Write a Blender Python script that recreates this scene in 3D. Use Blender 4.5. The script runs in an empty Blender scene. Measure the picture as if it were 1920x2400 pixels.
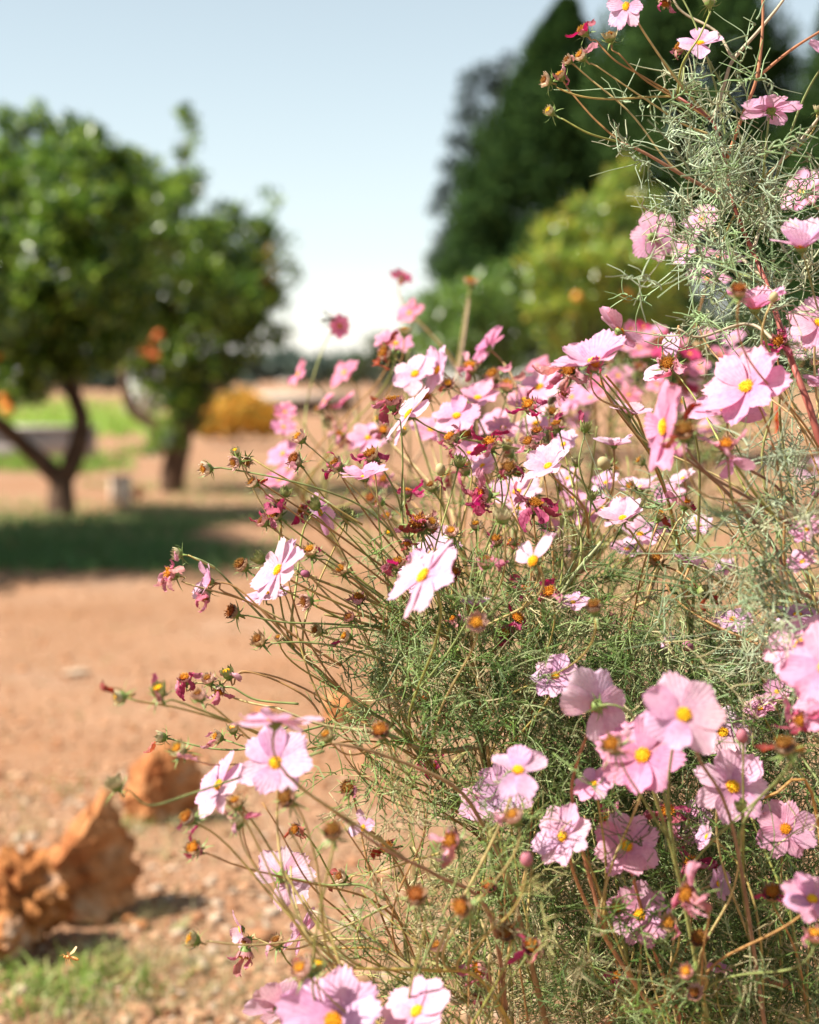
import bpy, math, random
import numpy as np
from mathutils import Vector, Matrix, noise

sc = bpy.context.scene
COL = sc.collection
R = random.Random(7)
NR = np.random.RandomState(11)
rad = math.radians

# ------------------------------------------------------------------ camera
CAM_H = 1.10
PITCH = rad(4.43)
F = 4000.0                       # focal length in photograph pixels (1920 wide)
cam_d = bpy.data.cameras.new('camera')
cam_d.sensor_fit = 'HORIZONTAL'
cam_d.sensor_width = 24.0
cam_d.lens = 50.0
cam_d.clip_start = 0.05
cam_d.clip_end = 3000
cam_d.dof.use_dof = True
cam_d.dof.focus_distance = 1.52
cam_d.dof.aperture_fstop = 3.5
cam = bpy.data.objects.new('camera', cam_d)
COL.objects.link(cam)
cam.location = (0, 0, CAM_H)
cam.rotation_euler = (math.pi / 2 - PITCH, 0, 0)
sc.camera = cam

# ------------------------------------------------------------------ sky, sun, exposure
SUN_EL = rad(49)
SUN_AZ = (-0.93, -0.26)           # horizontal direction towards the sun (x right, y away from the camera)
n_ = math.hypot(*SUN_AZ)
SUN = Vector((SUN_AZ[0] / n_ * math.cos(SUN_EL), SUN_AZ[1] / n_ * math.cos(SUN_EL), math.sin(SUN_EL)))
world = bpy.data.worlds.new('World')
sc.world = world
world.use_nodes = True
wn = world.node_tree
bg = wn.nodes['Background']
sky = wn.nodes.new('ShaderNodeTexSky')
sky.sky_type = 'NISHITA'
sky.sun_disc = False
sky.sun_elevation = SUN_EL
sky.sun_rotation = math.atan2(SUN.x, SUN.y)
sky.air_density = 1.0
sky.dust_density = 0.0
sky.ozone_density = 1.0
pale = wn.nodes.new('ShaderNodeHueSaturation')
pale.inputs['Saturation'].default_value = 0.50
pale.inputs['Hue'].default_value = 0.475
wn.links.new(sky.outputs['Color'], pale.inputs['Color'])
wn.links.new(pale.outputs['Color'], bg.inputs['Color'])
bg.inputs['Strength'].default_value = 0.063
sun_d = bpy.data.lights.new('sun', 'SUN')
sun_d.energy = 5.0
sun_d.angle = rad(0.53)
sun_d.color = (1.0, 0.93, 0.83)
sun_o = bpy.data.objects.new('sun', sun_d)
COL.objects.link(sun_o)
sun_o.location = SUN * 50
sun_o.rotation_euler = SUN.to_track_quat('Z', 'Y').to_euler()
vs = sc.view_settings
vs.view_transform = 'Standard'
vs.look = 'None'
vs.gamma = 1.0
vs.use_curve_mapping = False
vs.exposure = 1.36
sc.cycles.use_denoising = True
sc.cycles.max_bounces = 6
sc.cycles.diffuse_bounces = 2
sc.cycles.transparent_max_bounces = 8
sc.cycles.caustics_reflective = False
sc.cycles.caustics_refractive = False

# ------------------------------------------------------------------ geometry of the view
RT = Vector((1, 0, 0))
FW = Vector((0, math.cos(PITCH), -math.sin(PITCH)))
UP = Vector((0, math.sin(PITCH), math.cos(PITCH)))


def at(px, py, d):
    """World point seen at photograph pixel (px, py), d metres in front of the camera."""
    return Vector((0, 0, CAM_H)) + FW * d + RT * ((px - 960) / F * d) + UP * (-(py - 1200) / F * d)


def ground(px, py):
    """Point of the ground seen at pixel (px, py)."""
    v = FW + RT * ((px - 960) / F) + UP * (-(py - 1200) / F)
    t = -CAM_H / v.z
    return Vector((v.x * t, v.y * t, 0))


def face(fx, fy, fz):
    """World direction from right, up, towards-the-camera amounts."""
    return (RT * fx + UP * fy - FW * fz).normalized()


# ------------------------------------------------------------------ object helpers
def tag(o, label=None, cat=None, group=None, kind=None):
    if label: o['label'] = label
    if cat: o['category'] = cat
    if group: o['group'] = group
    if kind: o['kind'] = kind
    return o


def empty(name, loc, label, cat, group=None):
    o = bpy.data.objects.new(name, None)
    o.empty_display_size = 0.05
    COL.objects.link(o)
    o.location = loc
    return tag(o, label, cat, group)


def link(name, me, parent=None, mat=None, color=None, matrix=None):
    o = bpy.data.objects.new(name, me)
    COL.objects.link(o)
    if parent is not None: o.parent = parent
    if mat is not None and len(me.materials) == 0: me.materials.append(mat)
    if color is not None: o.color = (*color, 1)
    if matrix is not None: o.matrix_basis = matrix
    return o


def mesh_np(name, v, quads=None, tris=None, mat=None, tint=None, smooth=True):
    """Mesh from numpy arrays; tint is one RGB per vertex, stored in the attribute 'tint'."""
    me = bpy.data.meshes.new(name)
    v = np.asarray(v, dtype=np.float32)
    idx, starts, tot = [], [], []
    n = 0
    if quads is not None and len(quads):
        q = np.asarray(quads, dtype=np.int32)
        idx.append(q.ravel()); starts.append(np.arange(len(q)) * 4); tot.append(np.full(len(q), 4)); n = len(q) * 4
    if tris is not None and len(tris):
        t = np.asarray(tris, dtype=np.int32)
        idx.append(t.ravel()); starts.append(n + np.arange(len(t)) * 3); tot.append(np.full(len(t), 3))
    idx = np.concatenate(idx).astype(np.int32)
    starts = np.concatenate(starts).astype(np.int32)
    me.vertices.add(len(v)); me.vertices.foreach_set('co', v.ravel())
    me.loops.add(len(idx)); me.loops.foreach_set('vertex_index', idx)
    me.polygons.add(len(starts)); me.polygons.foreach_set('loop_start', starts)
    me.update(calc_edges=True)
    if smooth:
        me.polygons.foreach_set('use_smooth', np.ones(len(starts), dtype=bool))
    if tint is not None:
        a = me.attributes.new('tint', 'FLOAT_COLOR', 'POINT')
        c = np.ones((len(v), 4), dtype=np.float32); c[:, :3] = tint
        a.data.foreach_set('color', c.ravel())
    if mat is not None: me.materials.append(mat)
    return me


def tube_arrays(P, r, sides):
    """P (M,K,3) polylines, r (M,K) radii -> verts, quads of M open tubes."""
    M, K, _ = P.shape
    T = np.empty_like(P)
    T[:, 1:-1] = P[:, 2:] - P[:, :-2]; T[:, 0] = P[:, 1] - P[:, 0]; T[:, -1] = P[:, -1] - P[:, -2]
    T /= np.linalg.norm(T, axis=2, keepdims=True) + 1e-12
    ref = np.cross(T[:, 0], np.random.RandomState(3).normal(size=(M, 3)))
    ref /= np.linalg.norm(ref, axis=1, keepdims=True) + 1e-12
    n1 = ref[:, None, :] - T * np.sum(T * ref[:, None, :], axis=2, keepdims=True)
    n1 /= np.linalg.norm(n1, axis=2, keepdims=True) + 1e-9
    n2 = np.cross(T, n1)
    a = np.arange(sides) * 2 * math.pi / sides
    V = P[:, :, None, :] + r[:, :, None, None] * (n1[:, :, None, :] * np.cos(a)[None, None, :, None] + n2[:, :, None, :] * np.sin(a)[None, None, :, None])
    V = V.reshape(-1, 3)
    m = np.arange(M)[:, None, None] * K * sides
    k = np.arange(K - 1)[None, :, None] * sides
    s = np.arange(sides)[None, None, :]; s2 = (s + 1) % sides
    Q = np.stack([m + k + s, m + k + s2, m + k + sides + s2, m + k + sides + s], axis=-1).reshape(-1, 4)
    return V, Q


def spline(pts, n):
    """Catmull-Rom through rows of pts (any width), n samples, even in length."""
    p = np.asarray(pts, dtype=float)
    if len(p) == 2:
        t = np.linspace(0, 1, n)[:, None]
        return p[0] * (1 - t) + p[1] * t
    q = np.vstack([2 * p[0] - p[1], p, 2 * p[-1] - p[-2]])
    seg = np.linalg.norm(np.diff(p[:, :3], axis=0), axis=1)
    acc = np.concatenate([[0], np.cumsum(seg)])
    out = []
    for s in np.linspace(0, acc[-1], n):
        i = min(max(np.searchsorted(acc, s, side='right') - 1, 0), len(p) - 2)
        t = (s - acc[i]) / max(seg[i], 1e-9)
        a, b, c, d = q[i], q[i + 1], q[i + 2], q[i + 3]
        out.append(0.5 * ((2 * b) + (c - a) * t + (2 * a - 5 * b + 4 * c - d) * t * t + (3 * b - a - 3 * c + d) * t ** 3))
    return np.array(out)


class MB:
    """Collects small shapes into one mesh."""
    def __init__(s): s.v, s.q, s.t, s.n = [], [], [], 0
    def add(s, v, q=None, t=None):
        v = np.asarray(v, dtype=float).reshape(-1, 3)
        if q is not None and len(q): s.q.append(np.asarray(q) + s.n)
        if t is not None and len(t): s.t.append(np.asarray(t) + s.n)
        s.v.append(v); s.n += len(v)
        return s
    def tube(s, pts, r, sides=6):
        pts = np.asarray(pts, dtype=float)
        r = np.asarray(r if np.ndim(r) else [r] * len(pts), dtype=float)
        v, q = tube_arrays(pts[None], r[None], sides)
        n = len(v)
        v = np.vstack([v, pts[0], pts[-1]])
        t = [(n, (i + 1) % sides, i) for i in range(sides)]
        o = (len(pts) - 1) * sides
        t += [(n + 1, o + i, o + (i + 1) % sides) for i in range(sides)]
        return s.add(v, q, t)
    def box(s, c, d, rz=0.0, bev=0.0):
        cx, cy, cz = c; x, y, z = d[0] / 2, d[1] / 2, d[2] / 2
        v = []
        for sx, sy in ((-1, -1), (1, -1), (1, 1), (-1, 1)):
            for sz in (-1, 1):
                px, py = sx * x, sy * y
                v.append((cx + px * math.cos(rz) - py * math.sin(rz), cy + px * math.sin(rz) + py * math.cos(rz), cz + sz * z))
        q = [(0, 2, 3, 1), (2, 4, 5, 3), (4, 6, 7, 5), (6, 0, 1, 7), (1, 3, 5, 7), (0, 6, 4, 2)]
        return s.add(v, q)
    def ball(s, c, rx, ry, rz, nu=10, nv=6, M=None):
        v = []
        for i in range(nv + 1):
            th = math.pi * i / nv
            for j in range(nu):
                ph = 2 * math.pi * j / nu
                p = Vector((rx * math.sin(th) * math.cos(ph), ry * math.sin(th) * math.sin(ph), rz * math.cos(th)))
                if M is not None: p = M @ p
                v.append((c[0] + p.x, c[1] + p.y, c[2] + p.z))
        q = [(i * nu + j, (i + 1) * nu + j, (i + 1) * nu + (j + 1) % nu, i * nu + (j + 1) % nu) for i in range(nv) for j in range(nu)]
        return s.add(v, q)
    def mesh(s, name, mat=None, smooth=True, tint=None):
        return mesh_np(name, np.vstack(s.v), np.vstack(s.q) if s.q else None, np.vstack(s.t) if s.t else None, mat, tint, smooth)


# ------------------------------------------------------------------ materials
def new_mat(name):
    m = bpy.data.materials.new(name); m.use_nodes = True
    nt = m.node_tree
    return m, nt, nt.nodes['Principled BSDF'], nt.nodes['Material Output']


def nd(nt, t, **kw):
    n = nt.nodes.new(t)
    for k, v in kw.items():
        if k in n.bl_rna.properties: setattr(n, k, v)
        else: n.inputs[k].default_value = v
    return n


def ramp(nt, stops):
    r = nt.nodes.new('ShaderNodeValToRGB')
    e = r.color_ramp.elements
    while len(e) < len(stops): e.new(0.5)
    for x, (p, c) in zip(e, stops):
        x.position = p; x.color = (*c, 1) if len(c) == 3 else c
    return r


def mixc(nt, blend, fac, a, b):
    n = nt.nodes.new('ShaderNodeMix'); n.data_type = 'RGBA'; n.blend_type = blend
    for sock, v in ((n.inputs[0], fac), (n.inputs[6], a), (n.inputs[7], b)):
        if hasattr(v, 'is_output'): nt.links.new(v, sock)
        elif isinstance(v, tuple): sock.default_value = (*v, 1) if len(v) == 3 else v
        else: sock.default_value = v
    return n.outputs[2]


def thin_shader(nt, out, col, trans, rough=0.5, spec=0.3, tcol=None, bump=None):
    """Leaf or petal: reflects on one side and lets light through to the other."""
    p = nt.nodes['Principled BSDF']
    p.inputs['Roughness'].default_value = rough
    p.inputs['Specular IOR Level'].default_value = spec
    tr = nt.nodes.new('ShaderNodeBsdfTranslucent')
    nt.links.new(col, p.inputs['Base Color'])
    nt.links.new(tcol or col, tr.inputs['Color'])
    if bump is not None:
        nt.links.new(bump, p.inputs['Normal']); nt.links.new(bump, tr.inputs['Normal'])
    mx = nt.nodes.new('ShaderNodeMixShader'); mx.inputs[0].default_value = trans
    nt.links.new(p.outputs[0], mx.inputs[1]); nt.links.new(tr.outputs[0], mx.inputs[2])
    nt.links.new(mx.outputs[0], out.inputs['Surface'])


def petal_mat(name, withered=False):
    m, nt, p, out = new_mat(name)
    oi = nd(nt, 'ShaderNodeObjectInfo'); tc = nd(nt, 'ShaderNodeTexCoord')
    sep = nd(nt, 'ShaderNodeSeparateXYZ'); nt.links.new(tc.outputs['Object'], sep.inputs[0])
    # veins run from the base outwards, so they follow y / x
    dv = nd(nt, 'ShaderNodeMath', operation='DIVIDE'); nt.links.new(sep.outputs['Y'], dv.inputs[0])
    ad = nd(nt, 'ShaderNodeMath', operation='ADD'); ad.inputs[1].default_value = 0.35; nt.links.new(sep.outputs['X'], ad.inputs[0]); nt.links.new(ad.outputs[0], dv.inputs[1])
    ml = nd(nt, 'ShaderNodeMath', operation='MULTIPLY'); ml.inputs[1].default_value = 62.0; nt.links.new(dv.outputs[0], ml.inputs[0])
    nz = nd(nt, 'ShaderNodeTexNoise', Scale=7.0, Detail=2.0); nt.links.new(tc.outputs['Object'], nz.inputs['Vector'])
    a2 = nd(nt, 'ShaderNodeMath', operation='MULTIPLY_ADD'); a2.inputs[1].default_value = 5.0; nt.links.new(nz.outputs['Fac'], a2.inputs[0]); nt.links.new(ml.outputs[0], a2.inputs[2])
    sn = nd(nt, 'ShaderNodeMath', operation='SINE'); nt.links.new(a2.outputs[0], sn.inputs[0])
    vr = nd(nt, 'ShaderNodeMapRange'); vr.inputs['From Min'].default_value = -1; vr.inputs['From Max'].default_value = 1
    vr.inputs['To Min'].default_value = 0.95; vr.inputs['To Max'].default_value = 1.0
    nt.links.new(sn.outputs[0], vr.inputs['Value'])
    grad = ramp(nt, [(0.0, (0.86, 0.72, 0.80)), (0.22, (0.94, 0.86, 0.92)), (0.6, (1, 1, 1)), (1.0, (1.0, 0.98, 0.99))] if not withered else
                [(0.0, (1.3, 1.1, 1.1)), (0.5, (1, 1, 1)), (1.0, (0.8, 0.6, 0.7))])
    nt.links.new(sep.outputs['X'], grad.inputs[0])
    c = mixc(nt, 'MULTIPLY', 1.0, oi.outputs['Color'], grad.outputs[0])
    c = mixc(nt, 'MULTIPLY', 1.0, c, vr.outputs[0])
    mo = ramp(nt, [(0.32, (0.90, 0.80, 0.86)), (0.62, (1.03, 1.03, 1.03))]); nt.links.new(nz.outputs['Fac'], mo.inputs[0])
    c = mixc(nt, 'MULTIPLY', 1.0, c, mo.outputs[0])
    if withered:
        n2 = nd(nt, 'ShaderNodeTexNoise', Scale=5.0, Detail=3.0); nt.links.new(tc.outputs['Object'], n2.inputs['Vector'])
        c = mixc(nt, 'MIX', n2.outputs['Fac'], c, mixc(nt, 'MULTIPLY', 1.0, c, (0.75, 0.5, 0.55)))
    bp = nd(nt, 'ShaderNodeBump'); bp.inputs['Strength'].default_value = 0.13; bp.inputs['Distance'].default_value = 0.01
    nt.links.new(sn.outputs[0], bp.inputs['Height'])
    sat = nd(nt, 'ShaderNodeHueSaturation'); sat.inputs['Saturation'].default_value = 1.25; nt.links.new(c, sat.inputs['Color'])
    thin_shader(nt, out, c, 0.45, 0.55, 0.25, sat.outputs[0], bp.outputs[0])
    return m


def objcol_mat(name, rough=0.6, var=0.35, scale=60.0, spec=0.3, trans=0.0):
    """Colour from the object, broken up by noise."""
    m, nt, p, out = new_mat(name)
    oi = nd(nt, 'ShaderNodeObjectInfo'); tc = nd(nt, 'ShaderNodeTexCoord')
    nz = nd(nt, 'ShaderNodeTexNoise', Scale=scale, Detail=3.0); nt.links.new(tc.outputs['Object'], nz.inputs['Vector'])
    r = ramp(nt, [(0.3, (1 - var,) * 3), (0.7, (1 + var * 0.6,) * 3)]); nt.links.new(nz.outputs['Fac'], r.inputs[0])
    c = mixc(nt, 'MULTIPLY', 1.0, oi.outputs['Color'], r.outputs[0])
    if trans: thin_shader(nt, out, c, trans, rough, spec)
    else:
        nt.links.new(c, p.inputs['Base Color']); p.inputs['Roughness'].default_value = rough; p.inputs['Specular IOR Level'].default_value = spec
    return m


def tint_mat(name, trans=0.3, rough=0.5, spec=0.3):
    m, nt, p, out = new_mat(name)
    a = nd(nt, 'ShaderNodeAttribute', attribute_name='tint')
    thin_shader(nt, out, a.outputs['Color'], trans, rough, spec)
    return m


def flat_mat(name, col, rough=0.7, spec=0.2, noise_scale=None, var=0.25, bump=0.0):
    m, nt, p, out = new_mat(name)
    p.inputs['Roughness'].default_value = rough; p.inputs['Specular IOR Level'].default_value = spec
    p.inputs['Base Color'].default_value = (*col, 1)
    if noise_scale:
        tc = nd(nt, 'ShaderNodeTexCoord')
        nz = nd(nt, 'ShaderNodeTexNoise', Scale=noise_scale, Detail=6.0); nt.links.new(tc.outputs['Object'], nz.inputs['Vector'])
        r = ramp(nt, [(0.3, tuple(x * (1 - var) for x in col)), (0.7, tuple(min(1, x * (1 + var)) for x in col))])
        nt.links.new(nz.outputs['Fac'], r.inputs[0]); nt.links.new(r.outputs[0], p.inputs['Base Color'])
        if bump:
            b = nd(nt, 'ShaderNodeBump'); b.inputs['Strength'].default_value = bump; b.inputs['Distance'].default_value = 0.02
            nt.links.new(nz.outputs['Fac'], b.inputs['Height']); nt.links.new(b.outputs[0], p.inputs['Normal'])
    return m


PETAL = petal_mat('petal_skin')
WITHER = petal_mat('withered_petal_skin', True)
STEM = objcol_mat('stem_bark', 0.5, 0.35, 90.0, 0.35)
HEAD = objcol_mat('bract_skin', 0.6, 0.5, 160.0, 0.25, 0.2)
GREEN = flat_mat('sepal_green', (0.15, 0.21, 0.055), 0.55, 0.3, 120, 0.5)
FOLI = tint_mat('thread_leaf', 0.18, 0.45, 0.35)
LEAF = tint_mat('tree_leaf', 0.38, 0.25, 0.85)
CONI = tint_mat('conifer_spray', 0.22, 0.75, 0.08)
GRASS = tint_mat('grass_blade', 0.35, 0.5, 0.3)
BARK = flat_mat('orange_tree_bark', (0.085, 0.052, 0.034), 0.85, 0.15, 9, 0.45, 0.6)


def disc_mat():
    m, nt, p, out = new_mat('disc_florets')
    oi = nd(nt, 'ShaderNodeObjectInfo'); tc = nd(nt, 'ShaderNodeTexCoord')
    nz = nd(nt, 'ShaderNodeTexNoise', Scale=9.0, Detail=2.0); nt.links.new(tc.outputs['Object'], nz.inputs['Vector'])
    sep = nd(nt, 'ShaderNodeSeparateXYZ'); nt.links.new(tc.outputs['Object'], sep.inputs[0])
    r = ramp(nt, [(0.06, (0.60, 0.16, 0.015)), (0.26, (0.88, 0.40, 0.015)), (0.46, (0.95, 0.62, 0.03))]); nt.links.new(sep.outputs['Z'], r.inputs[0])
    c = mixc(nt, 'MULTIPLY', 1.0, r.outputs[0], oi.outputs['Color'])
    r2 = ramp(nt, [(0.35, (0.7, 0.65, 0.6)), (0.65, (1.1, 1.1, 1.0))]); nt.links.new(nz.outputs['Fac'], r2.inputs[0])
    c = mixc(nt, 'MULTIPLY', 1.0, c, r2.outputs[0])
    nt.links.new(c, p.inputs['Base Color']); p.inputs['Roughness'].default_value = 0.7; p.inputs['Specular IOR Level'].default_value = 0.15
    return m


DISC = disc_mat()


def soil_mat():
    m, nt, p, out = new_mat('orange_soil')
    tc = nd(nt, 'ShaderNodeTexCoord')
    n1 = nd(nt, 'ShaderNodeTexNoise', Scale=0.9, Detail=6.0, Roughness=0.6); n2 = nd(nt, 'ShaderNodeTexNoise', Scale=55.0, Detail=5.0, Roughness=0.7)
    n3 = nd(nt, 'ShaderNodeTexVoronoi', Scale=75.0)
    for n in (n1, n2, n3): nt.links.new(tc.outputs['Object'], n.inputs['Vector'])
    r1 = ramp(nt, [(0.3, (0.29, 0.152, 0.082)), (0.52, (0.325, 0.184, 0.108)), (0.72, (0.35, 0.220, 0.145))]); nt.links.new(n1.outputs['Fac'], r1.inputs[0])
    r2 = ramp(nt, [(0.28, (0.62, 0.55, 0.5)), (0.5, (1, 1, 1)), (0.75, (1.12, 1.12, 1.12))]); nt.links.new(n2.outputs['Fac'], r2.inputs[0])
    c = mixc(nt, 'MULTIPLY', 1.0, r1.outputs[0], r2.outputs[0])
    nt.links.new(c, p.inputs['Base Color']); p.inputs['Roughness'].default_value = 0.95; p.inputs['Specular IOR Level'].default_value = 0.1
    b = nd(nt, 'ShaderNodeBump'); b.inputs['Strength'].default_value = 0.8; b.inputs['Distance'].default_value = 0.012
    s = nd(nt, 'ShaderNodeMath', operation='ADD'); nt.links.new(n2.outputs['Fac'], s.inputs[0]); nt.links.new(n3.outputs['Distance'], s.inputs[1])
    nt.links.new(s.outputs[0], b.inputs['Height']); nt.links.new(b.outputs[0], p.inputs['Normal'])
    return m


def rock_mat(name, c0, c1, c2):
    m, nt, p, out = new_mat(name)
    tc = nd(nt, 'ShaderNodeTexCoord')
    n1 = nd(nt, 'ShaderNodeTexNoise', Scale=9.0, Detail=8.0, Roughness=0.62); n2 = nd(nt, 'ShaderNodeTexNoise', Scale=45.0, Detail=6.0, Roughness=0.7)
    for n in (n1, n2): nt.links.new(tc.outputs['Object'], n.inputs['Vector'])
    r1 = ramp(nt, [(0.32, c0), (0.52, c1), (0.70, c2)]); nt.links.new(n1.outputs['Fac'], r1.inputs[0])
    r2 = ramp(nt, [(0.3, (0.6, 0.55, 0.5)), (0.6, (1.05, 1.05, 1.05))]); nt.links.new(n2.outputs['Fac'], r2.inputs[0])
    c = mixc(nt, 'MULTIPLY', 1.0, r1.outputs[0], r2.outputs[0])
    nt.links.new(c, p.inputs['Base Color']); p.inputs['Roughness'].default_value = 0.9; p.inputs['Specular IOR Level'].default_value = 0.15
    b = nd(nt, 'ShaderNodeBump'); b.inputs['Strength'].default_value = 0.7; b.inputs['Distance'].default_value = 0.01
    nt.links.new(n2.outputs['Fac'], b.inputs['Height']); nt.links.new(b.outputs[0], p.inputs['Normal'])
    return m


# ------------------------------------------------------------------ ground
def gh(x, y):
    """Height of the ground: soft waves of a centimetre or two."""
    return 0.012 * np.sin(x * 3.1 + y * 1.7) * np.sin(y * 2.3 - x * 0.9 + 1) + 0.006 * np.sin(x * 9.1 + 2) * np.sin(y * 8.3) + 0.003 * np.sin(x * 23 + y * 5) * np.sin(y * 21 - x * 7)


def axis(lo, hi, step, far):
    a = np.arange(lo, hi + 1e-6, step)
    g = np.geomspace(step, far, 40).cumsum()
    g = g * (far / g[-1])
    return np.concatenate([(lo - g)[::-1], a, hi + g])


xs, ys = axis(-4, 4, 0.05, 900), axis(1.5, 10, 0.05, 900)
X, Y = np.meshgrid(xs, ys)
Z = gh(X, Y) * np.clip(1.5 - np.hypot(X, Y) / 30, 0, 1)
gv = np.stack([X, Y, Z], -1).reshape(-1, 3)
nx = len(xs)
ii = (np.arange(len(ys) - 1)[:, None] * nx + np.arange(nx - 1)[None]).ravel()
gq = np.stack([ii, ii + 1, ii + nx + 1, ii + nx], -1)
tag(link('ground', mesh_np('ground', gv, gq, None, soil_mat())), kind='structure')


def scatter_px(n, x0, x1, y0, y1, rs):
    """Ground points spread evenly over a pixel rectangle."""
    px = rs.uniform(x0, x1, n); py = rs.uniform(y0, y1, n)
    g = np.array([ground(a, b) for a, b in zip(px, py)])
    g[:, 2] = gh(g[:, 0], g[:, 1])
    return g, px, py


ICO_V = []
t_ = (1 + 5 ** 0.5) / 2
for a, b in ((-1, t_), (1, t_), (-1, -t_), (1, -t_)): ICO_V.append((a, b, 0))
for a, b in ((-1, t_), (1, t_), (-1, -t_), (1, -t_)): ICO_V.append((0, a, b))
for a, b in ((t_, -1), (t_, 1), (-t_, -1), (-t_, 1)): ICO_V.append((a, 0, b))
ICO_V = np.array(ICO_V) / math.hypot(1, t_)
ICO_F = np.array([(0, 11, 5), (0, 5, 1), (0, 1, 7), (0, 7, 10), (0, 10, 11), (1, 5, 9), (5, 11, 4), (11, 10, 2), (10, 7, 6), (7, 1, 8),
                  (3, 9, 4), (3, 4, 2), (3, 2, 6), (3, 6, 8), (3, 8, 9), (4, 9, 5), (2, 4, 11), (6, 2, 10), (8, 6, 7), (9, 8, 1)])


def pebbles(name, g, size, cols, kind='stuff', mat=None):
    n = len(g)
    v = ICO_V[None] * (1 + NR.normal(0, 0.16, (n, 12, 1)))
    v = v * (size[:, None, None] * np.stack([NR.uniform(.7, 1.3, n), NR.uniform(.7, 1.3, n), NR.uniform(.45, .8, n)], -1)[:, None, :])
    a = NR.uniform(0, 6.28, n); c, s = np.cos(a)[:, None], np.sin(a)[:, None]
    v = np.stack([v[..., 0] * c - v[..., 1] * s, v[..., 0] * s + v[..., 1] * c, v[..., 2]], -1) + g[:, None, :] + np.array([0, 0, 1])[None, None] * size[:, None, None] * 0.25
    f = (ICO_F[None] + (np.arange(n) * 12)[:, None, None]).reshape(-1, 3)
    tint = np.repeat(cols * 0.68, 12, axis=0)
    o = link(name, mesh_np(name, v.reshape(-1, 3), None, f, mat, tint, False))
    return tag(o, kind=kind)


def pick(cols, n, jit=0.18):
    c = np.array(cols)[NR.randint(0, len(cols), n)]
    return np.clip(c * NR.uniform(1 - jit, 1 + jit, (n, 1)), 0, 1)


STONE = tint_mat('pebble_stone', 0.0, 0.9, 0.15)
g1, px1, py1 = scatter_px(5200, -60, 1500, 1800, 2560, NR)
keep = (px1 - 0) > (2150 - py1) * 0.55 - 250
g1 = g1[keep]
pebbles('gravel', g1, np.exp(NR.normal(math.log(0.0062), 0.45, len(g1))), pick([(0.50, 0.27, 0.15), (0.56, 0.36, 0.22), (0.54, 0.33, 0.20), (0.42, 0.20, 0.10), (0.58, 0.44, 0.32)], len(g1)), mat=STONE)
g2, px2, py2 = scatter_px(3600, -60, 1100, 1330, 1900, NR)
pebbles('gravel', g2, np.exp(NR.normal(math.log(0.0065), 0.4, len(g2))), pick([(0.48, 0.22, 0.10), (0.54, 0.29, 0.16), (0.42, 0.18, 0.08), (0.56, 0.36, 0.22)], len(g2)), mat=STONE)


def grass(name, g, h, w, cols, lean=0.5, k=4):
    """Bent blades on the ground points g."""
    n = len(g)
    a = NR.uniform(0, 6.28, n); d = np.stack([np.cos(a), np.sin(a), np.zeros(n)], -1)
    b = NR.uniform(0, 6.28, n); side = np.stack([np.cos(b), np.sin(b), np.zeros(n)], -1)
    L = NR.uniform(0.1, 1, n) * lean
    rows = []
    for i in range(k):
        t = i / (k - 1)
        c = g + d * (L * h * t * t)[:, None] + np.array([0, 0, 1]) * (h * (t - 0.45 * L * t * t))[:, None]
        ww = w * (1 - t) ** 0.6 * (0.55 + 0.45 * min(1, t * 4)) + 0.0001
        rows += [c - side * ww[:, None], c + side * ww[:, None]]
    v = np.stack(rows, 1)
    m = (np.arange(n) * 2 * k)[:, None]
    q = np.concatenate([m + np.array([[2 * i, 2 * i + 1, 2 * i + 3, 2 * i + 2]]) for i in range(k - 1)], 0)
    return tag(link(name, mesh_np(name, v.reshape(-1, 3), q, None, GRASS, np.repeat(cols, 2 * k, 0))), kind='stuff')


GREENS = [(0.16, 0.25, 0.05), (0.22, 0.30, 0.08), (0.11, 0.19, 0.04), (0.30, 0.33, 0.12)]
DRY = [(0.42, 0.34, 0.17), (0.34, 0.30, 0.14), (0.48, 0.40, 0.24), (0.22, 0.25, 0.10)]


def tufts(name, spots, n, spread, h, w, cols, lean=0.8):
    gs = []
    for (px, py, m) in spots:
        c = ground(px, py)
        q = NR.normal(0, 1, (int(n * m), 2)) * spread
        gs.append(np.stack([c.x + q[:, 0], c.y + q[:, 1], np.zeros(len(q))], -1))
    g = np.concatenate(gs); g[:, 2] = gh(g[:, 0], g[:, 1])
    return grass(name, g, NR.uniform(0.4, 1, len(g)) * h, NR.uniform(0.6, 1, len(g)) * w, pick(cols, len(g)), lean)


# foreground weeds round the stones
tufts('grass', [(215, 2295, 1.2), (120, 2330, 1.3), (170, 2360, .9), (60, 2370, 1.0), (260, 2270, .7), (20, 2310, .8), (330, 2330, .8)], 42, 0.035, 0.085, 0.0042, [(0.20, 0.30, 0.05), (0.30, 0.38, 0.10), (0.15, 0.24, 0.04), (0.40, 0.40, 0.16)], 1.3)
tufts('dry_grass', [(330, 2150, 1.5), (300, 2250, 1.5), (390, 2240, 1), (450, 2290, 1), (240, 2380, 1.6), (480, 2360, 1), (560, 2240, .8), (140, 2420, 1.3), (390, 1960, 1), (420, 1900, .8), (350, 2010, .6),
                    (640, 2330, .7), (60, 1960, .8), (20, 1900, .8), (700, 2000, .5), (560, 1950, .5), (760, 2200, .5), (900, 2300, .6)], 90, 0.055, 0.060, 0.0018, DRY, 1.4)
tufts('grass', [(390, 1940, 1), (340, 1925, 1), (300, 1960, .6), (430, 1925, .7), (180, 1860, .5)], 60, 0.045, 0.05, 0.0025, GREENS, 1.2)
tufts('grass', [(R.uniform(1000, 1900), R.uniform(1750, 2390), R.uniform(.5, 1.2)) for _ in range(40)], 50, 0.07, 0.09, 0.0025, DRY + GREENS, 1.2)


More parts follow.
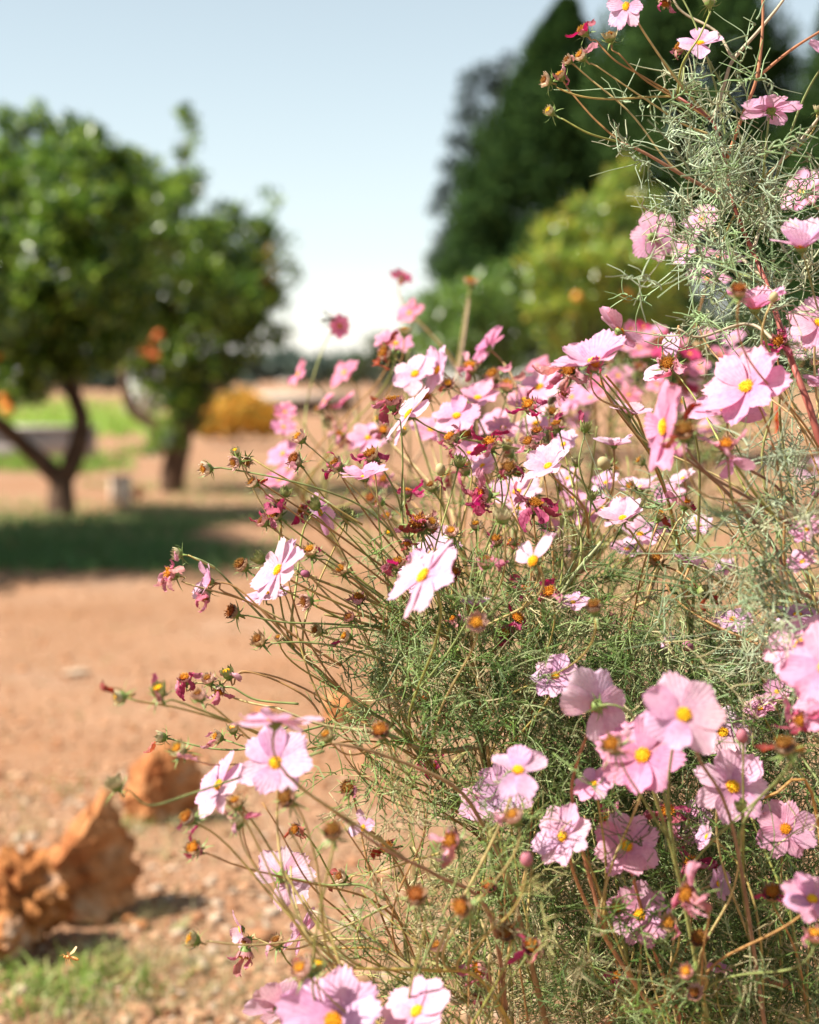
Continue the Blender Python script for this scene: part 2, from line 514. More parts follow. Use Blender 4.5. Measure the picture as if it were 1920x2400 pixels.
gl, _, _ = scatter_px(900, -60, 1300, 1700, 2480, NR)
gl2, _, _ = scatter_px(500, -60, 900, 1350, 1720, NR)
gl = np.concatenate([gl, gl2])
la = NR.uniform(0, 6.28, len(gl)); lx = np.stack([np.cos(la), np.sin(la), NR.uniform(-.2, .5, len(gl))], -1); ly = np.stack([-np.sin(la), np.cos(la), NR.uniform(-.3, .3, len(gl))], -1)
ll = np.exp(NR.normal(math.log(0.011), 0.5, len(gl)))[:, None]
lv = np.stack([gl - lx * ll, gl - ly * ll * .3 + [0, 0, .004], gl + lx * ll, gl + ly * ll * .3 + [0, 0, .004]], 1) + [0, 0, .004]
tag(link('leaf_litter', mesh_np('leaf_litter', lv.reshape(-1, 3), np.arange(len(gl) * 4).reshape(-1, 4), None, GRASS, np.repeat(pick([(0.30, 0.17, 0.08), (0.22, 0.12, 0.06), (0.42, 0.32, 0.18), (0.24, 0.22, 0.10)], len(gl)), 4, 0))), kind='stuff')
tufts('dry_grass', [(R.uniform(-40, 900), R.uniform(1360, 1900), R.uniform(.2, .7)) for _ in range(26)], 22, 0.05, 0.035, 0.0016, DRY, 1.3)


# grass strips under and behind the orange trees, given as pixel bands
def band(name, n, x0, x1, y0, y1, h, w, cols, wob=0.0):
    g, px, py = scatter_px(n, x0, x1, y0, y1, NR)
    ex = np.clip((x1 - px) / (0.35 * (x1 - x0)), 0, 1) * np.clip((px - x0) / (0.1 * (x1 - x0)), 0, 1) * np.clip(3.2 * (1 - np.abs((py - (y0 + y1) / 2) / ((y1 - y0) / 2))), 0, 1)
    g = g[NR.uniform(0, 1, n) < ex]
    if wob:
        k = np.array([noise.noise((a * 0.5, b * 0.5, 3.0)) for a, b in g[:, :2]])
        sel = k > -wob; g = g[sel]
    return grass(name, g, NR.uniform(0.5, 1, len(g)) * h, NR.uniform(.6, 1, len(g)) * w, pick(cols, len(g)), 0.9, 3)


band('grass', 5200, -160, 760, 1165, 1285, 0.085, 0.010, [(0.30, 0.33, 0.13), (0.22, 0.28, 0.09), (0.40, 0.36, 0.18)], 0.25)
band('grass', 9000, -200, 700, 1205, 1350, 0.10, 0.012, [(0.08, 0.17, 0.05), (0.11, 0.21, 0.06), (0.10, 0.16, 0.06)], 0.35)  # darker blades: the tree shade is also put into their colour
band('grass', 1500, 380, 1000, 1100, 1180, 0.10, 0.012, [(0.36, 0.33, 0.16), (0.26, 0.30, 0.11)], 0.0)
band('grass', 5000, -160, 460, 930, 1030, 0.35, 0.05, [(0.22, 0.42, 0.05), (0.32, 0.50, 0.08), (0.26, 0.38, 0.07)])
band('grass', 3400, -160, 420, 1050, 1125, 0.22, 0.025, [(0.16, 0.30, 0.04), (0.22, 0.34, 0.06)], 0.1)
band('grass', 1200, 180, 420, 1100, 1180, 0.10, 0.015, [(0.40, 0.36, 0.16), (0.30, 0.30, 0.10)], 0.1)


# ------------------------------------------------------------------ rocks
def rock(name, loc, dims, yaw, tilt, seed, label, mat, subdiv=4, pits=0.0, cuts=()):
    import bmesh
    bm = bmesh.new(); bmesh.ops.create_icosphere(bm, subdivisions=subdiv, radius=1.0)
    rr = random.Random(seed)
    planes = []
    for _ in range(22):
        d = Vector((rr.gauss(0, 1), rr.gauss(0, 1), rr.gauss(0, 0.8))).normalized()
        planes.append((d, rr.uniform(0.48, 0.80)))
    off = Vector((seed * 3.1, seed * 1.7, 0))
    iy = Matrix.Rotation(-tilt, 3, 'Y') @ Matrix.Rotation(-yaw, 3, 'Z')
    planes += [((iy @ Vector(c[:3])).normalized(), c[3]) for c in cuts]
    for v in bm.verts:
        p = v.co.copy()
        for d, k in planes:
            e = p.dot(d) - k
            if e > 0: p -= d * e * 0.97
        n = p.normalized()
        p += n * (0.10 * noise.fractal(p * 2.2 + off, 0.9, 2.1, 6) - 0.16 * max(0, noise.noise(p * 2.3 + off)) - 0.12 * max(0, 0.25 - abs(noise.noise(p * 2.6 - off))) / 0.25 + 0.03 * noise.noise(p * 14 + off))
        w = noise.cell(p * 2.1 + off)
        if pits: p -= n * pits * max(0, noise.noise(p * 4.5 - off)) ** 0.7
        v.co = p
    M = Matrix.Rotation(yaw, 4, 'Z') @ Matrix.Rotation(tilt, 4, 'Y') @ Matrix.Diagonal((dims[0] / 1.5, dims[1] / 1.5, dims[2] / 1.35, 1))
    bm.transform(M)
    zmin = min(v.co.z for v in bm.verts)
    bmesh.ops.translate(bm, verts=bm.verts, vec=(0, 0, -zmin - dims[2] * 0.16))
    me = bpy.data.meshes.new(name); bm.to_mesh(me); bm.free()
    me.polygons.foreach_set('use_smooth', np.zeros(len(me.polygons), dtype=bool))
    o = link(name, me, None, mat)
    o.location = loc
    return tag(o, label, 'rock', 'rocks edging the path')


RK = rock_mat('orange_limestone', (0.30, 0.095, 0.03), (0.45, 0.21, 0.085), (0.58, 0.43, 0.29))
RK2 = rock_mat('pitted_limestone', (0.22, 0.07, 0.02), (0.42, 0.18, 0.06), (0.58, 0.46, 0.36))
rock('rock', ground(45, 2232), (0.24, 0.22, 0.20), 0.4, 0.25, 5, 'pitted orange rock with a pale hollow nearest the lower left corner', RK2, 5, 0.26)
rock('rock', ground(190, 2150) , (0.33, 0.21, 0.255), 0.35, 0.34, 12, 'tall jagged orange rock with a sloping bright top and long dark shadow', RK, 5, 0.12, ((-.72, -.30, .62, .34), (.55, -.8, .15, .42)))
rock('rock', ground(375, 1935), (0.24, 0.19, 0.195), 0.3, 0.30, 23, 'upright orange rock with a dark side face, third stone along the edging', RK, 5, 0.08, ((-.8, -.35, .45, .38), (.6, -.75, .1, .40)))
rock('rock', ground(800, 1700), (0.16, 0.16, 0.135), 0.2, 0.1, 31, 'rounded brown rock half hidden behind the thin cosmos stems at mid height', RK, 4, 0.05)
rock('rock', ground(620, 1690), (0.10, 0.10, 0.055), 1.2, 0.1, 37, 'low flat orange rock lying on the path beside the rounded brown rock', RK, 3, 0.05)
rock('rock', ground(430, 1850), (0.13, 0.12, 0.10), 1.2, 0.1, 41, 'small orange rock leaning behind the upright dark sided stone', RK, 4, 0.05)
for i, (px, py, s, lb) in enumerate([(180, 1578, .11, 'pale flat stone lying alone on the open dirt path'),
                                     (335, 2178, .035, 'small tan stone in the shade to the right of the jagged rock'),
                                     (455, 2130, .03, 'small grey stone at the tip of the jagged rock shadow'),
                                     (300, 2160, .045, 'reddish stone at the foot of the jagged rock')]):
    o = rock('stone', ground(px, py), (s, s * .9, s * (.14 if i == 0 else .6)), i * 1.3, 0, 50 + i, lb, rock_mat('pale_stone', (0.34, 0.24, 0.16), (0.50, 0.38, 0.27), (0.60, 0.50, 0.40)) if i in (0, 2) else RK, 3)
    o['category'] = 'stone'; del o['group']
blk = MB().box((0, 0, 0.125), (0.165, 0.15, 0.25), 0.35)
bo = empty('stone_block', ground(283, 1188), 'pale upright block standing on the ground between the two orange trees', 'block')
link('block', blk.mesh('block', flat_mat('pale_block', (0.62, 0.50, 0.40), 0.9, 0.1, 6, 0.15, 0.3), False), bo)
link('cap', MB().box((0, 0, 0.262), (0.185, 0.17, 0.022), 0.35).mesh('cap', flat_mat('block_cap', (0.58, 0.46, 0.36), 0.9, 0.1, 6, 0.15), False), bo)
rock('rock', ground(322, 1172), (0.12, 0.12, 0.13), 0.2, 0.1, 61, 'dark reddish rock beside the pale block behind the trees', rock_mat('dark_red_rock', (0.10, 0.035, 0.015), (0.18, 0.06, 0.03), (0.26, 0.11, 0.06)), 3)


# ------------------------------------------------------------------ trees and shrubs
def leaves(centres, radii, counts, size, cols, mat, name, parent, up=0.35, shell=0.45, ratio=0.42, colfun=None):
    """Leaf-sized folded faces through the volume of each clump."""
    vs_, ts_, cs_ = [], [], []
    base = parent.location if parent is not None else Vector()
    n0 = 0
    for c, r, n in zip(centres, radii, counts):
        n = int(n)
        d = NR.normal(size=(n, 3)); d /= np.linalg.norm(d, axis=1, keepdims=True)
        rr = NR.uniform(0, 1, n) ** shell
        p = np.array(c) - np.array(base) + d * rr[:, None] * np.array(r)
        ax = d * 0.7 + NR.normal(0, 0.6, (n, 3)) + np.array([0, 0, up]); ax /= np.linalg.norm(ax, axis=1, keepdims=True)
        nm = d * 0.5 + NR.normal(0, 0.55, (n, 3)) + np.array([0, 0, 0.6])
        sd = np.cross(ax, nm); sd /= np.linalg.norm(sd, axis=1, keepdims=True) + 1e-9
        nm = np.cross(sd, ax)
        L = size * NR.uniform(0.6, 1.25, n); W = L * ratio
        b = p; tp = p + ax * L[:, None] - nm * (L * 0.15)[:, None]
        l_ = p + ax * (L * 0.45)[:, None] + sd * (W / 2)[:, None] + nm * (L * 0.08)[:, None]
        r_ = p + ax * (L * 0.45)[:, None] - sd * (W / 2)[:, None] + nm * (L * 0.08)[:, None]
        vs_.append(np.stack([b, l_, tp, r_], 1).reshape(-1, 3))
        m = (np.arange(n) * 4 + n0)[:, None]
        ts_.append(np.concatenate([m + np.array([[0, 2, 1]]), m + np.array([[0, 3, 2]])]))
        n0 += 4 * n
        cc = pick(cols, n, 0.25)
        cs_.append(np.repeat(cc, 4, 0))
    return link(name, mesh_np(name, np.concatenate(vs_), None, np.concatenate(ts_), mat, np.concatenate(cs_), True), parent)


CITRUS = [(0.05, 0.11, 0.014), (0.10, 0.19, 0.02), (0.18, 0.29, 0.03), (0.04, 0.09, 0.014), (0.30, 0.42, 0.06)]  # brightest tone puts sunlit highlights into the leaf colour, scattered at random


def limb(name, pts, r0, r1, parent, mat=BARK, sides=8):
    p = spline([list(Vector(q) - parent.location) for q in pts], 12)
    n = np.array([noise.noise((q[0] * 6, q[1] * 6, q[2] * 6)) for q in p])
    rr = np.linspace(r0, r1, 12) * (1 + 0.18 * n)
    return link(name, MB().tube(p, rr, sides).mesh(name, mat), parent)


def px_clumps(lst, d, squash=0.85):
    """(px, py, radius px, depth offset) -> centres and radii"""
    c = [at(a, b, d + dd) for a, b, r, dd in lst]
    r = [(q * (d + dd) / F, q * (d + dd) / F, q * (d + dd) / F * squash) for a, b, q, dd in lst]
    return c, r


def fruits(parent, lst, d, size=0.04, col=(0.78, 0.24, 0.015)):
    m = flat_mat('orange_peel', col, 0.45, 0.4, 90, 0.12, 0.2)
    me = MB().ball((0, 0, 0), size, size, size * 0.94, 14, 10).mesh('orange', m)
    for px, py, dd in lst:
        o = link('orange', me, parent); o.location = at(px, py, d + dd) - parent.location


def broken(c, r, per=11, k=(0.24, 0.40), seed=1):
    """Splits every big clump into separate leafy boughs with gaps between them."""
    rr = random.Random(seed); C_, R_, w = [], [], []
    for a, q in zip(c, r):
        n = per if q[0] > 0.22 else 3
        for _ in range(n):
            d = Vector((rr.gauss(0, 1), rr.gauss(0, 1), rr.gauss(0, 1))).normalized() * rr.uniform(0.25, 0.95) ** 0.5
            s = rr.uniform(*k) if n > 3 else rr.uniform(0.5, 0.8)
            C_.append(a + Vector((d.x * q[0], d.y * q[1], d.z * q[2])) * 0.92)
            R_.append((q[0] * s * 1.15, q[1] * s * 1.15, q[2] * s * 0.85)); w.append((q[0] * s) ** 2)
    return C_, R_, np.array(w)


# left orange tree
b1 = ground(145, 1216)
t1 = empty('orange_tree', b1, 'left orange tree with forked trunk and dense glossy crown', 'tree', 'orange trees beside the path')
D1 = 13.6
limb('trunk', [b1 - Vector((0, 0, .1)), at(143, 1165, D1), at(146, 1125, D1)], 0.115, 0.10, t1)
limb('limb', [at(146, 1128, D1), at(95, 1080, D1), at(30, 1020, D1 - .1), at(-30, 960, D1 - .2), at(-60, 860, D1 - .2)], 0.085, 0.045, t1)
limb('limb', [at(148, 1130, D1), at(178, 1060, D1), at(192, 985, D1), at(165, 900, D1 + .1), at(150, 800, D1 + .2)], 0.085, 0.05, t1)
limb('limb', [at(165, 910, D1 + .1), at(110, 800, D1), at(80, 640, D1)], 0.04, 0.018, t1)
limb('limb', [at(150, 820, D1 + .2), at(230, 700, D1), at(240, 520, D1)], 0.04, 0.015, t1)
cl1 = [(60, 700, 170, 0), (-60, 560, 180, .1), (170, 640, 170, -.3), (40, 500, 165, .2), (190, 440, 120, 0), (150, 340, 75, .1), (40, 380, 95, .2), (250, 560, 140, 0), (10, 800, 130, -.2), (160, 780, 130, 0), (270, 740, 120, .1),
       (120, 600, 150, -.9), (-20, 680, 150, -.8), (230, 660, 110, -.7), (280, 400, 60, .1), (110, 270, 30, 0), (30, 280, 32, .1), (180, 290, 34, .1), (200, 370, 55, -.3), (-30, 420, 90, -.4), (60, 880, 70, -.4), (-20, 900, 80, -.2), (150, 500, 110, -.8), (10, 560, 110, -.9), (120, 900, 60, .2), (230, 820, 80, -.3), (60, 820, 110, .6), (250, 500, 90, -.2), (110, 430, 110, -.5), (-60, 780, 120, 0), (265, 640, 110, -.2), (275, 480, 60, 0), (240, 380, 60, 0), (70, 300, 40, 0), (220, 320, 26, 0)]
c, r = px_clumps(cl1, D1)
c, r, w = broken(c, r, 12, seed=3)
leaves(c, r, np.maximum(14, w / w.sum() * 25000), 0.10, CITRUS, LEAF, 'crown', t1, shell=0.7)
fruits(t1, [(18, 960, -.5), (8, 935, -.4), (-10, 830, -.9)], D1, 0.045)

# second orange tree
b2 = ground(410, 1155)
t2 = empty('orange_tree', b2, 'second orange tree, thinner trunk, carrying ripe oranges near the yellow bush', 'tree', 'orange trees beside the path')
D2 = 16.6
limb('trunk', [b2 - Vector((0, 0, .1)), at(405, 1120, D2), at(415, 1070, D2), at(425, 1030, D2)], 0.13, 0.11, t2)
limb('limb', [at(420, 1040, D2), at(370, 1000, D2), at(310, 960, D2), at(290, 870, D2), at(300, 760, D2)], 0.075, 0.03, t2)
limb('limb', [at(424, 1040, D2), at(455, 970, D2), at(500, 900, D2), at(530, 800, D2)], 0.085, 0.03, t2)
limb('limb', [at(424, 1045, D2), at(420, 930, D2), at(410, 800, D2), at(420, 600, D2), at(432, 330, D2)], 0.075, 0.012, t2)
limb('limb', [at(415, 850, D2), at(520, 700, D2), at(600, 560, D2)], 0.04, 0.012, t2)
cl2 = [(410, 700, 160, 0), (330, 620, 130, 0), (500, 640, 140, 0), (560, 600, 100, .1), (420, 520, 120, .1), (350, 480, 95, .2), (450, 800, 130, -.2), (560, 740, 100, 0), (340, 800, 100, .1), (440, 440, 65, 0), (445, 350, 34, 0), (440, 290, 24, 0),
       (430, 265, 14, 0), (600, 540, 50, 0), (630, 620, 42, 0), (620, 690, 50, 0), (620, 800, 46, 0), (400, 930, 70, -.3), (450, 960, 60, 0), (520, 860, 70, .1), (560, 820, 60, .2), (400, 620, 120, -.9), (500, 700, 110, -.8), (330, 400, 50, .2), (410, 470, 60, -.4), (400, 1020, 45, -.1), (370, 1060, 28, -.1), (480, 560, 60, -.5), (330, 720, 130, .5), (540, 680, 110, -.3), (590, 700, 60, 0), (480, 880, 90, .3), (360, 880, 70, .2), (270, 780, 110, .4), (600, 760, 50, 0), (280, 640, 110, .3), (450, 700, 150, .6), (320, 540, 90, .2), (285, 600, 100, -.2), (290, 470, 60, 0), (300, 720, 110, -.3), (640, 560, 26, 0), (520, 520, 40, 0), (560, 510, 30, 0), (650, 720, 30, 0)]
c, r = px_clumps(cl2, D2)
c, r, w = broken(c, r, 12, seed=4)
leaves(c, r, np.maximum(14, w / w.sum() * 25000), 0.105, CITRUS, LEAF, 'crown', t2, shell=0.7)
fr = [(640, 470, 20, 0), (660, 480, 8, 0), (668, 560, 18, 0), (690, 640, 16, 0), (640, 585, 14, 0), (655, 705, 14, 0), (650, 770, 14, 0), (625, 455, 9, 0), (700, 650, 8, 0)]
c, r = px_clumps(fr, D2)
leaves(c, r, [max(7, q[2] * 0.9) for q in fr], 0.10, CITRUS, LEAF, 'outer_sprigs', t2, shell=0.8)['kind'] = 'stuff'
yl = [(610, 620, 34, -.2), (620, 670, 26, -.2), (590, 690, 26, -.2)]
c, r = px_clumps(yl, D2)
tag(leaves(c, r, [26, 20, 16], 0.11, [(0.42, 0.26, 0.04), (0.38, 0.22, 0.03), (0.30, 0.24, 0.05)], LEAF, 'crown', t2), 'yellowing leaves on the outer side of the crown')
fruits(t2, [(362, 800, -1.0), (372, 785, -.95), (350, 828, -1.0), (366, 834, -1.0), (340, 822, -1.0)], D2, 0.044, (0.48, 0.10, 0.010))

# an orange tree of the same row just outside the picture, whose shade crosses the path
b3 = Vector((-4.1, 10.6, 0))
t3 = empty('orange_tree', b3, 'orange tree at the near end of the row, beyond the left edge', 'tree', 'orange trees beside the path')
limb('trunk', [b3 - Vector((0, 0, .1)), b3 + Vector((0, 0, .5)), b3 + Vector((.1, 0, 1.2))], 0.12, 0.1, t3)
c3 = [b3 + Vector((R.uniform(-1.4, 1.0), R.uniform(-1.9, 1.5), R.uniform(1.2, 2.5))) for _ in range(34)]
leaves(c3, [(0.65, 0.65, 0.55)] * 34, [900] * 34, 0.11, CITRUS, LEAF, 'crown', t3)


# conifers at the right
def conifer(px_axis, d, prof, n_tufts, per, label, cols, squash=0.8, group='tall dark conifers behind the flowers'):
    """prof: (py, left px, right px) silhouette rows from the top down."""
    b = ground(px_axis, 890 + CAM_H * F / d); b.z = 0
    t = empty('conifer', b, label, 'tree', group)
    top = prof[0][0]
    tr = at(px_axis, top + 20, d)
    limb('trunk', [b - Vector((0, 0, .2)), (b + tr) / 2, tr], 0.22, 0.03, t)
    pys = [p[0] for p in prof]
    C_, R_ = [], []
    for i in range(n_tufts):
        py = R.uniform(pys[0], pys[-1])
        lx = np.interp(py, pys, [p[1] for p in prof]); rx = np.interp(py, pys, [p[2] for p in prof])
        cx = (lx + rx) / 2; hw = (rx - lx) / 2
        a = R.uniform(-math.pi, math.pi)
        k = R.uniform(0.5, 1.0)
        rr = R.uniform(0.45, 1.2) * min(0.36, hw * d / F * 0.5)
        off = max(0.0, hw * d / F - rr * 0.5) * k
        c = at(cx, py, d) + Vector((math.cos(a) * off, math.sin(a) * off * squash, 0))
        C_.append(c); R_.append((rr * 0.8, rr * 0.8, rr * 1.25))
    leaves(C_, R_, [per] * n_tufts, 0.14, cols, CONI, 'crown', t, up=0.9, shell=0.5, ratio=0.28)
    return t


DARK = [(0.020, 0.050, 0.014), (0.034, 0.078, 0.020), (0.058, 0.115, 0.028), (0.014, 0.034, 0.012), (0.075, 0.14, 0.036)]  # lightest tones paint in sunlit spray tips, picked at random
conifer(1300, 24, [(15, 1310, 1348), (60, 1280, 1365), (150, 1215, 1400), (260, 1150, 1450), (400, 1075, 1500), (560, 1020, 1520), (700, 985, 1540), (860, 970, 1560)], 520, 120, 'dark green conifer with a narrow pointed top beside the open sky', DARK)
conifer(1600, 22, [(-260, 1560, 1640), (-120, 1510, 1710), (0, 1470, 1815), (90, 1400, 1850), (200, 1350, 1880), (300, 1340, 1900), (500, 1370, 1900), (700, 1360, 1920), (880, 1350, 1930)], 520, 120, 'broad dark conifer whose top leaves the picture above the tall cosmos', DARK)
conifer(1990, 21, [(-40, 1960, 2030), (60, 1915, 2080), (160, 1875, 2120), (400, 1800, 2180), (700, 1780, 2200), (880, 1780, 2200)], 280, 120, 'dark conifer cut by the right edge below the sky gap', DARK)

# sparse grey tree left of the conifers
bw = ground(1130, 890 + CAM_H * F / 27)
tw = empty('sparse_tree', bw, 'thin blue grey tree with sky showing between its clumps, left of the conifers', 'tree')
limb('trunk', [bw, at(1130, 700, 27), at(1125, 400, 27), at(1185, 150, 27)], 0.12, 0.02, tw)
for a, b in (((1128, 560), (1040, 480)), ((1126, 470), (1060, 350)), ((1126, 400), (1095, 220)), ((1130, 330), (1200, 140)), ((1128, 620), (1020, 560))):
    limb('limb', [at(*a, 27), at((a[0] + b[0]) / 2, (a[1] + b[1]) / 2 - 10, 27), at(*b, 27)], 0.05, 0.015, tw)
cw = [(1195, 140, 20, 0), (1165, 165, 24, 0), (1130, 165, 20, 0), (1100, 190, 26, 0), (1140, 205, 30, 0), (1090, 235, 24, 0), (1175, 215, 34, 0), (1085, 280, 26, 0), (1120, 270, 32, 0), (1065, 330, 26, 0), (1100, 340, 34, 0), (1140, 330, 40, 0),
      (1055, 390, 30, 0), (1090, 410, 36, 0), (1035, 450, 28, 0), (1065, 470, 34, 0), (1025, 490, 22, 0), (1080, 530, 40, 0), (1040, 560, 30, 0), (1020, 610, 26, 0), (1050, 640, 40, 0), (1150, 430, 60, .3), (1120, 560, 60, .3)]
c, r = px_clumps(cw, 27)
leaves(c, r, [max(40, q[2] ** 2 * 0.16) for q in cw], 0.12, [(0.035, 0.055, 0.045), (0.05, 0.07, 0.06), (0.028, 0.045, 0.035)], CONI, 'crown', tw, ratio=0.35, shell=0.6)


def shrub(name, px, py_base, d, clumps, leaf, cols, label, cat='shrub', dens=0.03, mat=LEAF, stem=True, group=None, lo=40):
    b = ground(px, 890 + CAM_H * F / d) if py_base is None else ground(px, py_base)
    t = empty(name, b, label, cat, group)
    c, r = px_clumps(clumps, d)
    if stem:
        for k in range(3):
            q = clumps[k % len(clumps)]
            limb('stem', [b, (b + at(q[0], q[1], d)) / 2 + Vector((0.05 * (k - 1), 0, 0)), at(q[0], q[1], d)], 0.035, 0.012, t)
    tot = sum(max(lo, q[2] ** 2 * dens) for q in clumps) * 1.15
    c, r, w = broken(c, r, 9, (0.26, 0.46), len(clumps))
    leaves(c, r, np.maximum(8, w / w.sum() * tot), leaf, cols, mat, 'crown', t, shell=0.7)
    return t


YG = [(0.19, 0.31, 0.04), (0.28, 0.38, 0.05), (0.13, 0.23, 0.03), (0.36, 0.42, 0.07), (0.22, 0.33, 0.045), (0.46, 0.40, 0.05)]
ys_ = shrub('citrus_shrub', 1400, None, 13.5, [(1400, 640, 120, 0), (1330, 560, 90, 0), (1460, 540, 90, 0), (1400, 480, 70, 0), (1450, 430, 42, 0), (1475, 415, 34, 0), (1330, 660, 110, -.2), (1290, 620, 60, 0), (1480, 680, 90, 0), (1560, 560, 60, 0), (1540, 480, 50, 0), (1340, 760, 110, 0), (1480, 780, 90, 0), (1290, 540, 34, 0), (1560, 700, 70, .2), (1250, 640, 30, -.1), (1440, 590, 70, -.5), (1340, 600, 60, -.5)],
            0.085, YG, 'yellow green citrus shrub standing in front of the dark conifers', dens=0.040)
fruits(ys_, [(1470, 688, -.5), (1352, 695, -.5)], 13.5, 0.034, (0.80, 0.36, 0.06))
shrub('dark_shrub', 1130, None, 17, [(1100, 760, 90, 0), (1040, 740, 80, 0), (1180, 740, 90, 0), (1080, 690, 60, 0), (1010, 690, 42, 0), (1150, 820, 80, 0), (1040, 830, 80, 0), (1240, 800, 80, 0), (1220, 700, 50, .2), (985, 790, 50, 0), (1000, 730, 60, -.2), (1120, 700, 70, -.3), (1200, 660, 50, 0), (1060, 790, 80, -.4), (1250, 740, 60, 0)], 0.10,
      [(0.11, 0.21, 0.035), (0.16, 0.28, 0.05), (0.08, 0.15, 0.028), (0.22, 0.33, 0.075)], 'round leafy green shrub at the foot of the conifers by the sky', dens=0.045)
shrub('low_shrub', 910, None, 24, [(900, 830, 55, 0), (950, 810, 50, 0), (860, 860, 46, 0), (930, 880, 60, 0), (820, 890, 36, 0), (990, 880, 60, 0)], 0.11,
      [(0.055, 0.085, 0.028), (0.085, 0.115, 0.04), (0.04, 0.07, 0.022)], 'dull green low shrub behind the small pink flowers by the horizon', dens=0.10)
shrub('dark_shrub', 1600, None, 15, [(1560, 820, 80, 0), (1660, 800, 90, 0), (1760, 800, 100, 0), (1860, 820, 100, 0), (1480, 850, 60, 0), (1940, 800, 100, 0), (1330, 880, 60, 0), (1240, 890, 60, 0)], 0.10,
      [(0.045, 0.075, 0.02), (0.06, 0.10, 0.025), (0.035, 0.06, 0.02)], 'dark hedge-like shrub filling the shade under the broad conifer', dens=0.045)

# orange flowering bush beyond the second tree
ob = empty('flowering_bush', ground(555, 1036), 'rounded bush covered in orange yellow blooms beyond the second orange tree', 'bush')
DO = 28.6
c, r = px_clumps([(520, 985, 52, 0), (580, 975, 56, 0), (620, 990, 40, 0), (555, 960, 48, 0), (490, 1000, 34, 0)], DO)
leaves(c, r, [420] * 5, 0.09, [(0.20, 0.22, 0.06), (0.16, 0.18, 0.06), (0.30, 0.24, 0.06)], LEAF, 'crown', ob)
c, r = px_clumps([(520, 978, 58, -.3), (580, 968, 62, -.3), (626, 985, 44, -.3), (555, 955, 50, -.2), (486, 992, 34, -.3)], DO)
leaves(c, r, [520] * 5, 0.09, [(0.74, 0.32, 0.03), (0.76, 0.40, 0.05), (0.64, 0.43, 0.08), (0.40, 0.34, 0.08)], GRASS, 'bloom', ob, ratio=0.9, shell=0.25)['kind'] = 'stuff'
limb('stem', [ob.location, at(555, 1000, DO), at(560, 960, DO)], 0.04, 0.015, ob)

# far trees on the horizon, haze put into their pale bluish leaf colour
cf = [(x, 872 - 14 * R.random() - (18 if 640 < x < 700 else 0), R.uniform(16, 30), R.uniform(-8, 8)) for x in range(480, 900, 17)] + [(x, 880, 30, 0) for x in range(-300, 480, 30)]
c, r = px_clumps(cf, 110)
tag(leaves(c, r, [150] * len(c), 0.75, [(0.11, 0.15, 0.12), (0.14, 0.18, 0.15), (0.09, 0.13, 0.11)], CONI, 'far_trees', None, ratio=0.6), kind='stuff')

# low shed on the horizon
sh = empty('low_shed', ground(715, 968), 'long low grey roofed shed far behind the pink flowers', 'shed')
ls = sh.location.y / F
W_ = 230 * ls
link('wall', MB().box((0, 0, 0.18), (W_, 2.0, 0.36)).mesh('wall', flat_mat('shed_wall', (0.10, 0.085, 0.075), 0.9, 0.1, 2, 0.3), False), sh)
mb = MB(); mb.box((0, -0.1, 0.52), (W_ * 1.06, 2.8, 0.30))
link('roof', mb.mesh('roof', flat_mat('shed_roof', (0.42, 0.36, 0.30), 0.8, 0.2, 3, 0.2), False), sh)
link('door', MB().box((W_ * .2, -1.04, 0.17), (0.5, 0.08, 0.33)).mesh('door', flat_mat('shed_doorway_dark', (0.03, 0.025, 0.022), 0.9, 0.1), False), sh)  # dark panel paints the shade of an open doorway
# pale wall behind the left orange tree
pw = empty('low_wall', ground(95, 1078), 'low grey plastered wall seen through the fork of the left orange tree', 'wall')
link('wall_body', MB().box((0, 0, 0.21), (1.5, 0.25, 0.42), 0.05).mesh('wall_body', flat_mat('grey_plaster', (0.34, 0.30, 0.29), 0.9, 0.1, 3, 0.25, 0.3), False), pw)
link('coping', MB().box((0, 0, 0.445), (1.56, 0.33, 0.05), 0.05).mesh('coping', flat_mat('pale_coping', (0.44, 0.40, 0.37), 0.9, 0.1, 3, 0.2), False), pw)
hut = empty('hut', ground(335, 975), 'small whitewashed hut glimpsed through the gap in the second orange tree', 'hut')
link('wall', MB().box((0, 0, 0.75), (1.0, 0.9, 1.5)).mesh('wall', flat_mat('whitewash', (0.80, 0.80, 0.78), 0.9, 0.1, 2, 0.08), False), hut)
link('roof', MB().box((0, 0, 1.56), (1.2, 1.1, 0.12)).mesh('roof', flat_mat('hut_roof', (0.40, 0.36, 0.32), 0.9, 0.1, 2, 0.2), False), hut)
link('door', MB().box((0.28, -0.462, 0.6), (0.3, 0.03, 1.1)).mesh('door', flat_mat('hut_door', (0.25, 0.22, 0.2), 0.9, 0.1), False), hut)
#BUSH

